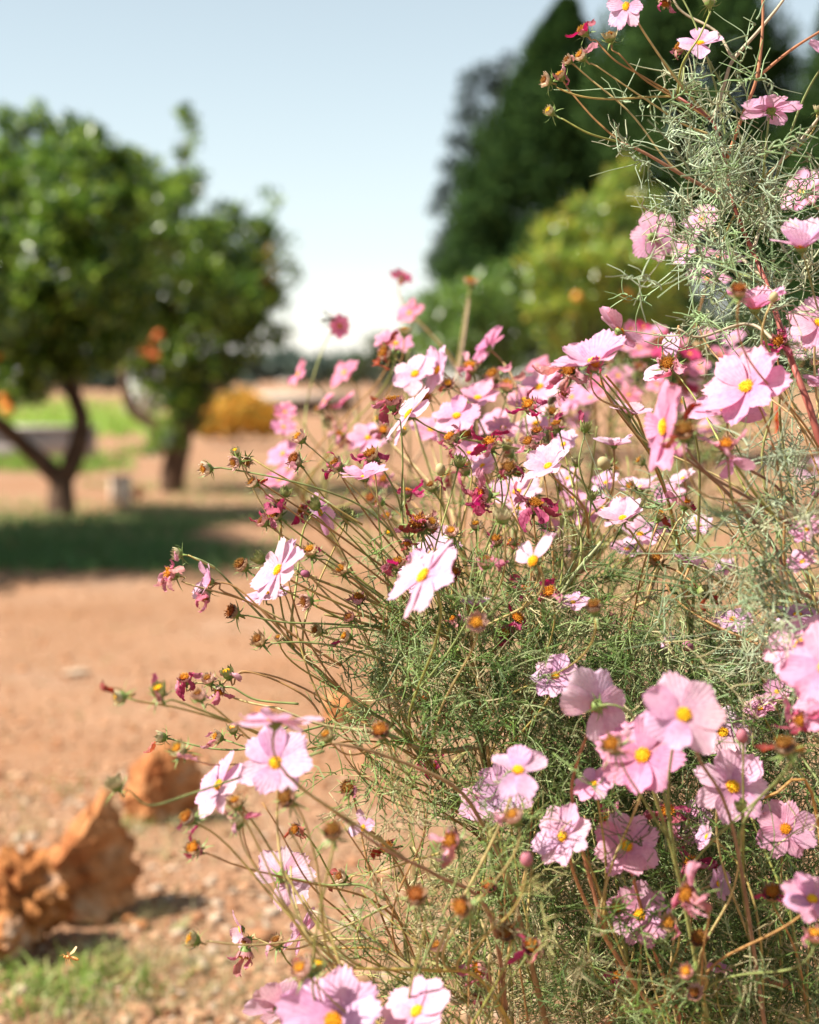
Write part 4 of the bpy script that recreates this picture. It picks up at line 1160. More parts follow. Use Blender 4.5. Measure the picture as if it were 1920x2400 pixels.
# ------------------------------------------------------------------ the plant fanning over the path, in focus
STW = (0.34, 0.27, 0.13); OLV = (0.22, 0.22, 0.07)
fan = Plant('cosmos fanning many wiry stalks and spent heads leftwards over the sunlit path', [
    ([(1250, 3600, 1.6), (1190, 2200, 1.6), (1140, 1800, 1.57), (1100, 1620, 1.56), (1040, 1480, 1.55), (950, 1350, 1.54), (850, 1240, 1.53), (760, 1170, 1.53)], 0.0034, 0.0010, OLV),
    ([(1140, 1800, 1.57), (1085, 1560, 1.57), (1020, 1380, 1.57), (960, 1240, 1.58), (945, 1120, 1.58)], 0.0022, 0.0009, OLV),
    ([(1190, 2050, 1.58), (960, 1740, 1.55), (849, 1657, 1.53), (708, 1540, 1.52), (588, 1419, 1.51), (504, 1331, 1.5), (450, 1305, 1.5)], 0.0024, 0.0008, (0.19, 0.22, 0.08)),
    ([(1120, 1700, 1.6), (1110, 1450, 1.6), (1130, 1330, 1.62), (1170, 1200, 1.65)], 0.0022, 0.0010, OLV),
    ([(1250, 2000, 1.6), (1210, 1700, 1.6), (1280, 1480, 1.58), (1330, 1370, 1.56), (1410, 1270, 1.55)], 0.0030, 0.0016, (0.30, 0.32, 0.16)),
    ([(1100, 1620, 1.56), (1010, 1540, 1.54), (880, 1470, 1.53), (760, 1440, 1.52)], 0.0018, 0.0010, (0.26, 0.20, 0.06)),
    ([(1060, 1500, 1.55), (940, 1440, 1.53), (800, 1380, 1.52), (690, 1340, 1.52)], 0.0018, 0.0010, (0.26, 0.20, 0.06)),
    ([(1130, 1750, 1.52), (1010, 1760, 1.50), (900, 1720, 1.49), (760, 1700, 1.49), (650, 1660, 1.49)], 0.0026, 0.0011, STW),
    ([(1640, 2500, 1.65), (1480, 1560, 1.6), (1520, 1400, 1.57), (1540, 1325, 1.55)], 0.0026, 0.0016, (0.44, 0.32, 0.14)),
    ([(1600, 2400, 1.65), (1455, 1530, 1.6), (1500, 1380, 1.58), (1560, 1240, 1.54)], 0.0022, 0.0012, (0.44, 0.32, 0.14)),
    ([(1180, 2200, 1.56), (1140, 1720, 1.54), (1110, 1560, 1.53), (1105, 1480, 1.5)], 0.0026, 0.0012, (0.40, 0.26, 0.10)),
])
H = fan.head
L1 = [(640, 1118, 1.5), (760, 1150, 1.51), (860, 1195, 1.53), (960, 1290, 1.55)]
H(481, 1099, 1.50, 25, (-.85, -.1, .5), 'dry', 0, L1)
H(550, 1084, 1.50, 23, (-.6, -.2, .6), 'dry', 0, [(580, 1110, 1.5), (640, 1150, 1.51), (760, 1230, 1.53), (900, 1330, 1.55)], None)
H(578, 1082, 1.51, 19, (.1, -.4, .6), 'dry', 0, [(640, 1105, 1.51), (720, 1150, 1.52), (850, 1230, 1.53)])
H(552, 1058, 1.51, 17, (-.3, .8, .4), 'green', 0)
H(592, 1130, 1.50, 22, (-.7, .5, .4), 'dry', 1, [(620, 1155, 1.5), (700, 1210, 1.51), (820, 1300, 1.53), (960, 1410, 1.55)])
H(671, 1152, 1.52, 20, (.3, .8, .4), 'green', 0)
H(701, 1025, 1.53, 24, (-.7, .65, .4), 'dry', 0, [(730, 1050, 1.53), (800, 1115, 1.54), (900, 1220, 1.56), (980, 1330, 1.57)])
H(692, 1080, 1.53, 25, (-.5, .5, .5), 'brown', 1, [(716, 1105, 1.53), (780, 1190, 1.54), (880, 1290, 1.55), (980, 1420, 1.56)])
H(643, 1205, 1.51, 27, (-.5, .4, .6), 'wilt', 9, [(680, 1235, 1.51), (780, 1310, 1.53), (900, 1400, 1.54)], 'mag')
H(656, 1180, 1.52, 20, (-.1, .9, .3), 'wilt', 4, None, 'mag')
H(615, 1222, 1.50, 22, (-.8, .55, .3), 'dry', 0, [(640, 1240, 1.5), (760, 1320, 1.52), (900, 1420, 1.54)])
H(736, 1180, 1.52, 25, (-.5, .8, .4), 'green', 0, [(760, 1200, 1.52), (850, 1290, 1.54), (960, 1420, 1.56)])
H(710, 1196, 1.53, 20, (-.7, .3, .5), 'wilt', 4, None, 'mag')
H(815, 1206, 1.55, 24, (.2, .8, .4), 'green', 0)
H(727, 1290, 1.49, 26, (-.2, .8, .5), 'dry', 2, [(760, 1310, 1.5), (850, 1370, 1.52), (960, 1450, 1.55)], 'mag')
H(922, 942, 1.53, 30, (-.1, .97, .15), 'wilt', 3, [(938, 985, 1.53), (944, 1080, 1.54), (942, 1190, 1.56), (955, 1300, 1.57)], 'mag')
H(787, 1090, 1.55, 26, (-.7, .5, .5), 'wilt', 6, [(800, 1115, 1.55), (870, 1220, 1.56), (960, 1330, 1.57)], 'mag')
H(870, 1066, 1.54, 28, (-.4, .8, .5), 'wilt', 5, [(895, 1095, 1.54), (930, 1160, 1.55), (945, 1220, 1.57)], 'mag')
H(414, 1298, 1.50, 21, (-.95, .15, .3), 'green', 1, [(445, 1303, 1.5), (504, 1331, 1.5)], 'pink')
H(400, 1345, 1.49, 27, (-.85, .25, .5), 'wilt', 7, [(430, 1365, 1.49), (500, 1385, 1.49), (580, 1410, 1.5), (700, 1470, 1.51), (850, 1520, 1.52)], 'pink')
fan.flower(488, 1362, 1.49, 62, (-.9, .25, .3), 'v', 7, .5, [(520, 1385, 1.49), (600, 1420, 1.5), (690, 1490, 1.51), (800, 1560, 1.52)], skip=(2, 5), ragged=.3)
H(480, 1395, 1.49, 22, (-.4, -.6, .5), 'wilt', 5, None, 'pink')
H(567, 1325, 1.50, 25, (-.6, .6, .5), 'brown', 0, [(590, 1345, 1.5), (700, 1400, 1.51), (860, 1480, 1.53)])
H(606, 1307, 1.50, 25, (-.6, .65, .3), 'green', 0)
H(717, 1345, 1.50, 16, (-.9, .3, .3), 'bud', 0, [(735, 1360, 1.5), (830, 1420, 1.52), (960, 1480, 1.54)])
H(800, 1335, 1.51, 25, (-.4, .6, .6), 'dry', 0, [(825, 1355, 1.51), (900, 1420, 1.53), (1000, 1500, 1.55)])
H(932, 1320, 1.51, 27, (-.1, .9, .4), 'wilt', 6, None, 'mag')
H(546, 1435, 1.49, 25, (-.7, .4, .5), 'brown', 0, [(575, 1442, 1.49), (660, 1458, 1.5), (760, 1462, 1.51), (900, 1470, 1.53)])
H(716, 1410, 1.50, 27, (-.7, -.1, .5), 'dry', 0, [(745, 1420, 1.5), (800, 1440, 1.51), (900, 1450, 1.52), (1010, 1490, 1.55)])
H(606, 1500, 1.48, 27, (-.5, .6, .6), 'dry', 0, [(640, 1508, 1.48), (720, 1506, 1.49), (810, 1520, 1.5), (940, 1560, 1.53)])
H(742, 1478, 1.49, 23, (-.7, .25, .5), 'dry', 0, [(765, 1475, 1.49), (830, 1470, 1.5), (930, 1490, 1.53)])
H(652, 1495, 1.49, 14, (-.1, .7, .5), 'dry', 0)
H(810, 1492, 1.50, 22, (-.7, .3, .4), 'dry', 1, [(835, 1505, 1.5), (900, 1530, 1.52), (990, 1570, 1.54)], 'mag')
H(819, 1447, 1.51, 20, (-.5, .5, .5), 'dry', 0)
H(840, 1402, 1.52, 24, (.1, .8, .5), 'wilt', 3, None, 'pink')
H(982, 1228, 1.54, 34, (-.2, .5, .7), 'brown', 4, None, 'red')
H(1010, 1225, 1.54, 26, (.4, .6, .5), 'dry', 2, None, 'pink')
H(955, 1270, 1.53, 16, (-.2, -.7, .4), 'wilt', 4, None, 'red')
H(1059, 1246, 1.50, 24, (-.2, .7, .6), 'dry', 0)
H(434, 1591, 1.50, 24, (-.1, .8, .4), 'wilt', 6, [(470, 1600, 1.5), (560, 1640, 1.5), (660, 1662, 1.49)], 'mag')
H(534, 1577, 1.50, 24, (-.3, .8, .3), 'green', 2, [(565, 1574, 1.5), (640, 1592, 1.5), (720, 1636, 1.5), (760, 1690, 1.49)], 'pink')
H(488, 1592, 1.49, 23, (-.3, .8, .4), 'dry', 1, [(540, 1610, 1.49), (600, 1640, 1.49), (700, 1650, 1.49)], 'pink')
H(515, 1618, 1.49, 20, (-.2, -.5, .4), 'wilt', 3, None, 'pink')
H(372, 1618, 1.26, 29, (-.2, .8, .3), 'green', 2, [(400, 1640, 1.28), (480, 1668, 1.32), (560, 1700, 1.38), (660, 1745, 1.42)], 'pink')
H(279, 1635, 1.22, 26, (-.8, -.2, .3), 'green', 1, [(310, 1640, 1.24), (420, 1660, 1.28), (560, 1700, 1.36), (660, 1740, 1.42)], 'red')
H(466, 1629, 1.32, 26, (-.3, .8, .3), 'dry', 0, [(490, 1650, 1.33), (540, 1690, 1.36), (620, 1760, 1.4), (700, 1790, 1.42)])
H(376, 1728, 1.49, 22, (-.9, .2, .3), 'green', 1, [(410, 1735, 1.49), (500, 1755, 1.49), (590, 1752, 1.49), (680, 1700, 1.49)], 'red')
H(508, 1728, 1.48, 23, (-.7, .3, .4), 'dry', 3, [(540, 1738, 1.48), (590, 1752, 1.48), (650, 1730, 1.48), (760, 1700, 1.49)], 'pink')
H(546, 1708, 1.48, 20, (-.2, .8, .4), 'green', 0, [(570, 1722, 1.48), (620, 1745, 1.48), (700, 1720, 1.49)])
H(418, 1756, 1.30, 28, (-.4, .5, .5), 'dry', 1, None, 'pink')
H(766, 1724, 1.34, 26, (-.4, .7, .4), 'dry', 0)
H(893, 1715, 1.28, 30, (-.2, .6, .6), 'brown', 0)
H(1000, 1640, 1.52, 24, (-.4, .6, .6), 'brown', 0)
fan.flower(648, 1334, 1.45, 90, (-.74, .48, .42), 'w', 8, .10, [(668, 1352, 1.46), (730, 1385, 1.48), (850, 1440, 1.51), (980, 1510, 1.55)])
fan.flower(622, 1388, 1.52, 62, (-.1, .93, .25), 'v', 8, .05, [(638, 1420, 1.52), (648, 1460, 1.52), (690, 1520, 1.52)])
fan.flower(752, 1200, 1.56, 58, (.5, .2, .25), 'l', 8, .3, skip=(0, 3))
fan.flower(855, 1115, 1.50, 64, (-.12, .95, .25), 'p', 9, .42, [(864, 1140, 1.5), (905, 1210, 1.52), (960, 1320, 1.55)])
fan.flower(1014, 1292, 1.58, 70, (-.3, .5, .8), 'w', 8, .15)
fan.flower(1000, 1335, 1.48, 82, (-.3, .75, .55), 'v', 8, .2)
fan.flower(988, 1346, 1.30, 116, (-.72, .58, .34), 'w', 8, .06)
H(1057, 1027, 1.57, 26, (-.6, .7, .4), 'wilt', 4, None, 'pink')
H(1148, 1040, 1.55, 28, (-.2, .8, .5), 'wilt', 7, None, 'mag')
H(1078, 1080, 1.55, 24, (.2, .8, .4), 'green', 1, None, 'mag')
H(1033, 1102, 1.57, 21, (-.1, .9, .3), 'bud', 0)
H(1011, 1139, 1.56, 23, (-.4, .8, .4), 'dry', 1)
H(1241, 950, 1.57, 26, (-.3, .4, .4), 'wilt', 6, None, 'mag')
H(1130, 1160, 1.50, 34, (-.8, .1, .4), 'wilt', 10, None, 'mag')
H(1193, 1098, 1.40, 26, (-.1, .5, .7), 'brown', 2, None, 'mag')
H(1241, 1036, 1.55, 24, (-.4, .3, .4), 'wilt', 4, None, 'pink')
H(1260, 1015, 1.56, 22, (-.1, .9, .4), 'brown', 0)
H(1255, 1185, 1.50, 32, (.1, .8, .5), 'wilt', 9, None, 'mag')
H(1178, 1208, 1.36, 30, (-.1, .9, .4), 'green', 0)
H(1163, 1266, 1.50, 23, (-.1, .8, .5), 'wilt', 3, None, 'mag')
H(1115, 1230, 1.58, 20, (-.1, .8, .5), 'dry', 0)
H(1289, 1389, 1.46, 28, (-.3, .6, .7), 'wilt', 5, None, 'mag')
H(1137, 1315, 1.40, 28, (-.1, .9, .3), 'dry', 3, None, 'pink')
H(1118, 1460, 1.28, 34, (-.1, .3, .9), 'dry', 0)
H(1189, 1486, 1.50, 27, (-.6, .3, .7), 'wilt', 3, None, 'mag')
H(1211, 1450, 1.50, 26, (.2, .5, .6), 'wilt', 4, None, 'mag')
H(1393, 1423, 1.30, 27, (-.2, .8, .4), 'brown', 0)
fan.flower(1247, 1312, 1.34, 85, (-.35, .2, .6), 'w', 8, -.2, disc=(1, .95, .9), skip=(0, 1, 2, 3, 4, 6), roll=3.5)
H(1540, 1311, 1.53, 27, (-.3, .5, .7), 'dry', 0, [(1543, 1340, 1.54), (1520, 1400, 1.57)])
H(1651, 1386, 1.52, 27, (.5, -.1, .5), 'green', 3, [(1630, 1372, 1.52), (1590, 1340, 1.53), (1550, 1325, 1.54)], 'red')
H(1606, 1180, 1.52, 23, (.1, .95, .3), 'wilt', 3, [(1590, 1220, 1.52), (1560, 1280, 1.53), (1540, 1325, 1.55)], 'mag')
H(1545, 1206, 1.50, 24, (.1, .9, .3), 'dry', 2, None, 'red')
fan.flower(1460, 1212, 1.46, 64, (-.15, .78, .6), 'w', 9, .5, [(1478, 1245, 1.5), (1510, 1290, 1.52), (1540, 1325, 1.55)])
fan.flower(1284, 1090, 1.50, 66, (-.28, .62, .7), 'w', 9, .45, [(1310, 1130, 1.5), (1370, 1190, 1.52), (1380, 1260, 1.54)])
fan.flower(1302, 1582, 1.40, 62, (-.05, .35, .95), 'l', 9, .12)
fan.flower(1116, 1418, 1.50, 38, (-.1, .9, .3), 'w', 8, .5)
fan.flower(1343, 1410, 1.46, 42, (.1, .8, .6), 'l', 8, .15)
H(1373, 998, 1.53, 22, (.1, .9, .3), 'green', 1, [(1365, 1040, 1.53), (1358, 1090, 1.53), (1375, 1150, 1.54), (1400, 1200, 1.55)], 'mag')
H(1388, 1160, 1.55, 20, (.1, .8, .3), 'green', 0)
H(1306, 996, 1.6, 22, (-.3, .8, .3), 'wilt', 3, None, 'mag')
fan.twigs(26, 780, 1350, 1250, 1560, 1.5, 1.62)
fan.twigs(12, 700, 1050, 1560, 1760, 1.46, 1.54)
fan.filler(12, 830, 1500, 1060, 1480, 1.5, 1.7)
fan.foliage([(1040, 1560, 1.55, 190, 130, .16, 100), (1120, 1670, 1.56, 210, 130, .2, 130), (960, 1480, 1.54, 130, 90, .1, 40), (1230, 1560, 1.58, 190, 150, .2, 95), (1120, 1450, 1.6, 190, 110, .2, 62), (1400, 1290, 1.56, 120, 90, .08, 14), (1350, 1430, 1.62, 200, 130, .2, 46),
             (1500, 1520, 1.62, 220, 120, .2, 90), (960, 1640, 1.53, 170, 90, .12, 42), (830, 1640, 1.52, 80, 50, .06, 10), (880, 1340, 1.54, 150, 90, .08, 16), (1580, 1440, 1.64, 170, 100, .2, 24), (1420, 1560, 1.6, 210, 90, .2, 90), (1330, 1660, 1.6, 190, 110, .2, 90), (1650, 1580, 1.62, 200, 110, .2, 84), (900, 1770, 1.5, 170, 70, .1, 20)],
            DEEP, 0.00070, 10, (.030, .062), (.012, .030), .65, 0.56)

# ------------------------------------------------------------------ the low sprawling plant at the bottom
low = Plant('low sprawling cosmos with pale pink blooms over the gravel near the bottom of the bed', [
    ([(1250, 3600, 1.5), (1170, 2480, 1.48), (1050, 2345, 1.46), (960, 2260, 1.45), (865, 2200, 1.45), (790, 2160, 1.45), (725, 2132, 1.45)], 0.0030, 0.0010, PALE),
    ([(1330, 2600, 1.5), (1200, 2090, 1.40), (1130, 1930, 1.37), (1060, 1840, 1.35), (900, 1770, 1.33), (780, 1740, 1.31)], 0.0030, 0.0012, (0.30, 0.19, 0.09)),
    ([(1200, 2500, 1.45), (1150, 2150, 1.35), (1020, 2050, 1.30), (900, 1990, 1.27), (780, 1900, 1.25)], 0.0024, 0.0010, (0.30, 0.16, 0.09)),
    ([(1250, 2500, 1.45), (1130, 2300, 1.36), (1020, 2275, 1.33), (900, 2272, 1.31), (780, 2268, 1.29)], 0.0022, 0.0010, (0.42, 0.32, 0.08)),
    ([(960, 2260, 1.45), (945, 2180, 1.45), (915, 2115, 1.45)], 0.0014, 0.0010, OLV),
    ([(960, 2260, 1.45), (890, 2225, 1.45), (800, 2222, 1.45)], 0.0013, 0.0009, GOLD),
    ([(1200, 2600, 1.4), (1040, 2480, 1.32), (930, 2440, 1.28), (800, 2430, 1.25)], 0.002, 0.001, OLV),
])
low.flower(664, 2056, 1.46, 92, (.34, -.26, -.9), 'w', 8, .12, [(700, 2062, 1.45), (770, 2075, 1.45), (850, 2075, 1.45), (905, 2110, 1.45)], skip=(3,), ragged=.25)
low.flower(704, 2180, 1.46, 64, (-.86, .25, -.25), 'v', 8, .15, [(725, 2195, 1.46), (765, 2222, 1.45), (800, 2222, 1.45)])
low.head(578, 2208, 1.45, 20, (-.5, -.4, .5), 'dry', 0, [(600, 2200, 1.45), (680, 2225, 1.45), (760, 2205, 1.45), (865, 2200, 1.45)])
low.flower(562, 2180, 1.46, 52, (-.4, -.1, .2), 'v', 7, .3, skip=(0, 2, 4), stalk=False)
low.head(575, 2235, 1.45, 26, (-.1, -.9, .2), 'wilt', 4, None, 'pink', stalk=False)
low.flower(645, 1786, 1.27, 96, (.08, .22, .95), 'l', 7, .2)
low.flower(645, 1684, 1.20, 112, (.02, .96, -.12), 'v', 8, .08)
low.flower(510, 1838, 1.32, 86, (-.62, .42, .62), 'v', 8, .05)
low.flower(780, 2392, 1.22, 140, (.02, .42, .88), 'l', 9, .25, disc=(.8, .6, .6))
low.flower(652, 2358, 1.32, 92, (-.3, .45, -.6), 'w', 7, .2, skip=(5,))
low.flower(975, 2368, 1.24, 100, (-.25, .5, .55), 'v', 8, .25)
low.head(270, 1836, 1.20, 30, (-.3, .7, .3), 'green', 0, [(300, 1850, 1.2), (350, 1888, 1.22), (450, 1860, 1.26), (600, 1810, 1.3), (760, 1760, 1.31)])
low.head(441, 1918, 1.28, 27, (-.5, .5, .5), 'brown', 1, None, 'pink')
low.head(455, 1988, 1.30, 28, (-.3, .4, .6), 'wilt', 3, [(485, 2000, 1.3), (560, 2030, 1.32), (680, 2060, 1.36), (850, 2100, 1.42), (940, 2160, 1.45)], 'mag')
low.head(552, 1880, 1.26, 28, (-.3, .8, .3), 'dry', 0)
low.head(557, 1926, 1.28, 24, (-.2, .9, .1), 'green', 3, None, 'pink')
low.head(673, 1872, 1.22, 32, (-.4, .4, .6), 'brown', 0)
low.head(694, 1945, 1.42, 23, (-.4, .2, .5), 'wilt', 3, None, 'red')
low.head(780, 1950, 1.16, 34, (-.1, .7, .5), 'brown', 0)
low.flower(850, 1940, 1.42, 50, (-.5, .2, .4), 'l', 8, .3, skip=(1, 2, 3, 5, 7))
low.head(817, 1848, 1.42, 27, (-.2, .4, .8), 'brown', 1, None, 'mag')
low.head(910, 1988, 1.45, 25, (-.3, .4, .6), 'brown', 3, None, 'red')
low.head(798, 2056, 1.46, 25, (-.6, .4, .5), 'dry', 2, [(825, 2054, 1.46), (880, 2045, 1.46), (960, 2020, 1.42), (1030, 2000, 1.38)], 'red')
low.head(450, 2202, 1.34, 28, (-.8, .4, .3), 'dry', 0, [(480, 2206, 1.34), (600, 2215, 1.36), (760, 2190, 1.4), (920, 2120, 1.43)])
low.head(648, 2206, 1.42, 25, (-.3, .8, .3), 'dry', 1, None, 'pink')
low.head(708, 2272, 1.20, 36, (-.5, .6, .4), 'dry', 1, None, 'red')
low.head(745, 2262, 1.22, 24, (.1, .8, .3), 'green', 0)
low.head(979, 2100, 1.20, 36, (-.3, .5, .6), 'brown', 0)
low.head(1059, 1972, 1.25, 34, (-.5, .4, .6), 'wilt', 4, None, 'pink')
low.head(1204, 1914, 1.22, 34, (-.4, .7, .4), 'dry', 1, None, 'pink')
low.head(1085, 2126, 1.20, 34, (-.5, .2, .6), 'brown', 0)
low.head(1026, 2218, 1.38, 26, (-.4, .7, .3), 'dry', 0)
low.head(1189, 2186, 1.26, 32, (-.3, .4, .6), 'brown', 0)
low.head(1245, 2220, 1.30, 32, (.1, .6, .6), 'wilt', 4, None, 'mag')
low.head(1126, 2268, 1.38, 30, (-.5, -.1, .5), 'wilt', 7, None, 'pink')
low.head(1148, 2078, 1.40, 27, (-.3, .6, .5), 'brown', 1, None, 'red')
low.head(1234, 2016, 1.22, 26, (0, .9, .2), 'bud', 0)
low.head(1120, 2335, 1.40, 20, (-.2, -.5, .5), 'wilt', 3, None, 'pink')
low.flower(1215, 1802, 1.26, 84, (.05, .65, .5), 'l', 7, .0, skip=(1, 4))
low.flower(1185, 1848, 1.40, 80, (.25, .35, .85), 'l', 8, .2)
low.flower(1140, 1880, 1.44, 72, (.1, .6, .7), 'p', 8, .2)
low.head(1290, 1380, 1.6, 10, (0, .9, .2), 'green', 0)
low.flower(1015, 1795, 1.60, 46, (-.3, .5, .6), 'm', 8, .3, skip=(1, 4, 6))
low.twigs(20, 700, 1250, 1850, 2350, 1.34, 1.5)
low.twigs(5, 560, 900, 1800, 2100, 1.28, 1.45)
low.foliage([(1000, 2130, 1.42, 230, 150, .14, 40), (1150, 2050, 1.42, 220, 190, .2, 90), (1000, 1880, 1.46, 190, 110, .15, 44), (1200, 2250, 1.50, 240, 160, .14, 140), (1130, 2370, 1.50, 240, 90, .12, 100), (950, 2290, 1.45, 90, 60, .08, 16), (1250, 1950, 1.5, 170, 150, .2, 76), (850, 2330, 1.42, 160, 90, .1, 14)],
            OLIV, 0.00060, 11, (.032, .066), (.012, .030), .45, 0.5)

# ------------------------------------------------------------------ near plant at the lower right with the largest blooms
near = Plant('nearest cosmos with large wide open pink blooms over dense dark foliage', [
    ([(1750, 3400, 1.4), (1620, 2500, 1.42), (1540, 2250, 1.40), (1490, 2080, 1.39), (1470, 2000, 1.38)], 0.0028, 0.0012, RDS),
    ([(1900, 3300, 1.42), (1800, 2450, 1.42), (1750, 2150, 1.40), (1725, 1960, 1.38)], 0.0028, 0.0012, OLV),
    ([(1620, 2500, 1.42), (1420, 2200, 1.38), (1350, 2060, 1.36), (1330, 1980, 1.34)], 0.0022, 0.0012, (0.40, 0.20, 0.09)),
    ([(1950, 2700, 1.42), (1870, 2250, 1.42), (1845, 2050, 1.41)], 0.0024, 0.0012, OLV),
    ([(1400, 2410, 1.46), (1465, 2366, 1.46), (1545, 2345, 1.47), (1614, 2325, 1.48), (1780, 2300, 1.50), (1900, 2320, 1.5)], 0.0034, 0.0046, (0.36, 0.19, 0.09)),
    ([(1660, 2400, 1.36), (1590, 2050, 1.33), (1540, 1880, 1.31), (1515, 1800, 1.30)], 0.0024, 0.0012, OLV),
    ([(1420, 2200, 1.38), (1345, 1900, 1.36), (1352, 1790, 1.34), (1395, 1680, 1.32)], 0.0018, 0.0012, (0.38, 0.17, 0.09)),
    ([(1800, 2450, 1.42), (1720, 1950, 1.30), (1640, 1780, 1.26), (1610, 1690, 1.24)], 0.002, 0.0011, (0.26, 0.16, 0.10)),
    ([(1960, 2300, 1.42), (1900, 1850, 1.36), (1800, 1870, 1.36), (1740, 1840, 1.36)], 0.0018, 0.0010, GOLD),
])
near.flower(1506, 1769, 1.28, 112, (-.08, .20, .96), 'k', 8, .12, disc=(1, .85, .7))
near.flower(1604, 1674, 1.20, 112, (.32, .12, .75), 'v', 7, .10, disc=(1, 1, .8))
near.flower(1395, 1655, 1.30, 100, (-.42, -.12, -.8), 'w', 7, .12, skip=(5,))
near.flower(1695, 1715, 1.46, 74, (.1, .25, .95), 'w', 9, .10)
near.flower(1719, 1842, 1.34, 100, (.32, .30, .9), 'v', 7, .18)
near.flower(1469, 1982, 1.36, 86, (-.05, .12, .98), 'p', 8, .10)
near.flower(1317, 1960, 1.33, 82, (-.52, .22, .82), 'v', 8, .18)
near.flower(1500, 2143, 1.39, 84, (.02, .10, .98), 'p', 9, .05)
near.flower(1842, 1942, 1.40, 80, (.12, .18, .95), 'p', 8, -.05, disc=(.7, .5, .5), ragged=.2)
near.flower(1684, 2072, 1.40, 46, (.6, .2, .5), 'l', 7, .3)
near.flower(1614, 1926, 1.50, 58, (-.4, .3, .8), 'p', 8, .1)
near.flower(1684, 2264, 1.40, 40, (.2, .95, .1), 'p', 8, .05)
near.flower(1905, 2105, 1.24, 80, (.3, .5, .6), 'p', 8, .2)
near.flower(1390, 1835, 1.32, 56, (-.4, .75, .5), 'p', 8, .1)
near.flower(1655, 1960, 1.40, 40, (-.6, .3, .2), 'l', 6, .4)
near.head(1447, 2130, 1.34, 26, (-.2, .5, .8), 'dry', 0)
near.head(1436, 1746, 1.19, 36, (-.4, .5, .6), 'wilt', 4, None, 'pink')
near.head(1614, 2097, 1.24, 36, (-.6, .2, .6), 'wilt', 7, None, 'pink')
near.head(1569, 2164, 1.30, 30, (-.4, .4, .7), 'dry', 2, None, 'pink')
near.head(1640, 2200, 1.32, 30, (-.2, .5, .7), 'brown', 0)
near.head(1629, 2328, 1.30, 30, (-.2, .6, .6), 'dry', 0)
near.head(1810, 2093, 1.32, 34, (-.1, .6, .6), 'wilt', 5, None, 'mag')
near.head(1840, 1750, 1.20, 36, (-.3, .7, .4), 'brown', 1, None, 'red')
near.head(1868, 1762, 1.22, 24, (.3, .6, .5), 'brown', 0)
near.head(1740, 1727, 1.28, 24, (-.2, .9, .3), 'bud', 0)
near.head(1566, 1902, 1.42, 32, (-.1, .4, .8), 'wilt', 8, None, 'mag')
near.head(1428, 1923, 1.46, 28, (-.3, .5, .6), 'wilt', 7, None, 'mag')
near.head(1621, 2025, 1.42, 30, (-.2, .5, .3), 'wilt', 5, None, 'mag')
near.head(1911, 2192, 1.22, 34, (-.1, .8, .4), 'dry', 1, None, 'mag')
near.head(1610, 2278, 1.24, 28, (-.4, .4, .5), 'dry', 0)
near.head(1448, 2290, 1.45, 22, (-.3, .5, .4), 'wilt', 4, None, 'mag')
near.head(1737, 1888, 1.30, 24, (-.2, .8, .3), 'green', 0)
near.twigs(30, 1350, 1900, 1850, 2350, 1.36, 1.6)
near.foliage([(1450, 1850, 1.62, 220, 170, .2, 130), (1650, 1780, 1.65, 240, 170, .2, 140), (1820, 1680, 1.6, 180, 170, .25, 110), (1500, 2080, 1.62, 230, 190, .25, 150), (1720, 2050, 1.62, 250, 200, .25, 170), (1870, 1950, 1.6, 170, 210, .25, 110), (1450, 2280, 1.6, 240, 150, .25, 140), (1650, 2280, 1.6, 250, 160, .25, 160),
              (1830, 2250, 1.58, 220, 190, .2, 150), (1580, 1640, 1.66, 210, 110, .2, 90), (1340, 2060, 1.58, 170, 170, .2, 84), (1350, 1850, 1.60, 150, 130, .2, 60), (1880, 2360, 1.5, 160, 120, .15, 50), (1750, 2360, 1.55, 240, 90, .15, 90), (1550, 2380, 1.55, 240, 70, .15, 80)],
             DEEP, 0.00070, 10, (.032, .066), (.012, .032), .65, 1.1)

# ------------------------------------------------------------------ plant at the right margin, cut by the frame
edge = Plant('cosmos with curly grey green leaves and big blooms cut by the right edge', [
    ([(2100, 3300, 1.4), (2050, 2100, 1.38), (1990, 1700, 1.34), (1940, 1600, 1.32)], 0.003, 0.0014, OLV),
    ([(2050, 2100, 1.38), (1960, 1420, 1.40), (1900, 1260, 1.40), (1830, 1150, 1.40), (1740, 1090, 1.38)], 0.0026, 0.0012, (0.24, 0.13, 0.08)),
    ([(1960, 1420, 1.40), (1840, 1370, 1.40), (1820, 1290, 1.40), (1700, 1150, 1.38), (1590, 1060, 1.34)], 0.0022, 0.0011, (0.24, 0.13, 0.08)),
    ([(1900, 1260, 1.40), (1760, 1170, 1.36), (1660, 1110, 1.33), (1600, 1040, 1.30)], 0.0016, 0.0010, (0.22, 0.12, 0.08)),
    ([(2000, 1900, 1.45), (1870, 1230, 1.5), (1830, 1000, 1.5), (1830, 880, 1.48)], 0.002, 0.001, OLV),
    ([(1900, 1500, 1.5), (1790, 1120, 1.5), (1810, 960, 1.5), (1800, 850, 1.5)], 0.002, 0.001, OLV),
])
edge.flower(1874, 1508, 1.30, 98, (-.55, .45, .6), 'p', 8, .1)
edge.flower(1935, 1560, 1.20, 118, (-.3, .3, .7), 'k', 8, .1)
edge.flower(1950, 1640, 1.26, 100, (-.2, .2, .8), 'p', 8, .15)
edge.head(1880, 1690, 1.26, 30, (-.5, .2, .5), 'wilt', 8, None, 'mag')
edge.flower(1870, 1438, 1.44, 62, (-.05, .88, .42), 'l', 9, .05)
edge.flower(1718, 1449, 1.47, 50, (.1, .7, .6), 'l', 8, .1)
edge.flower(1881, 1315, 1.36, 42, (-.3, .5, .6), 'p', 8, .2)
edge.flower(1890, 1240, 1.36, 42, (-.3, .5, .6), 'p', 8, .2)
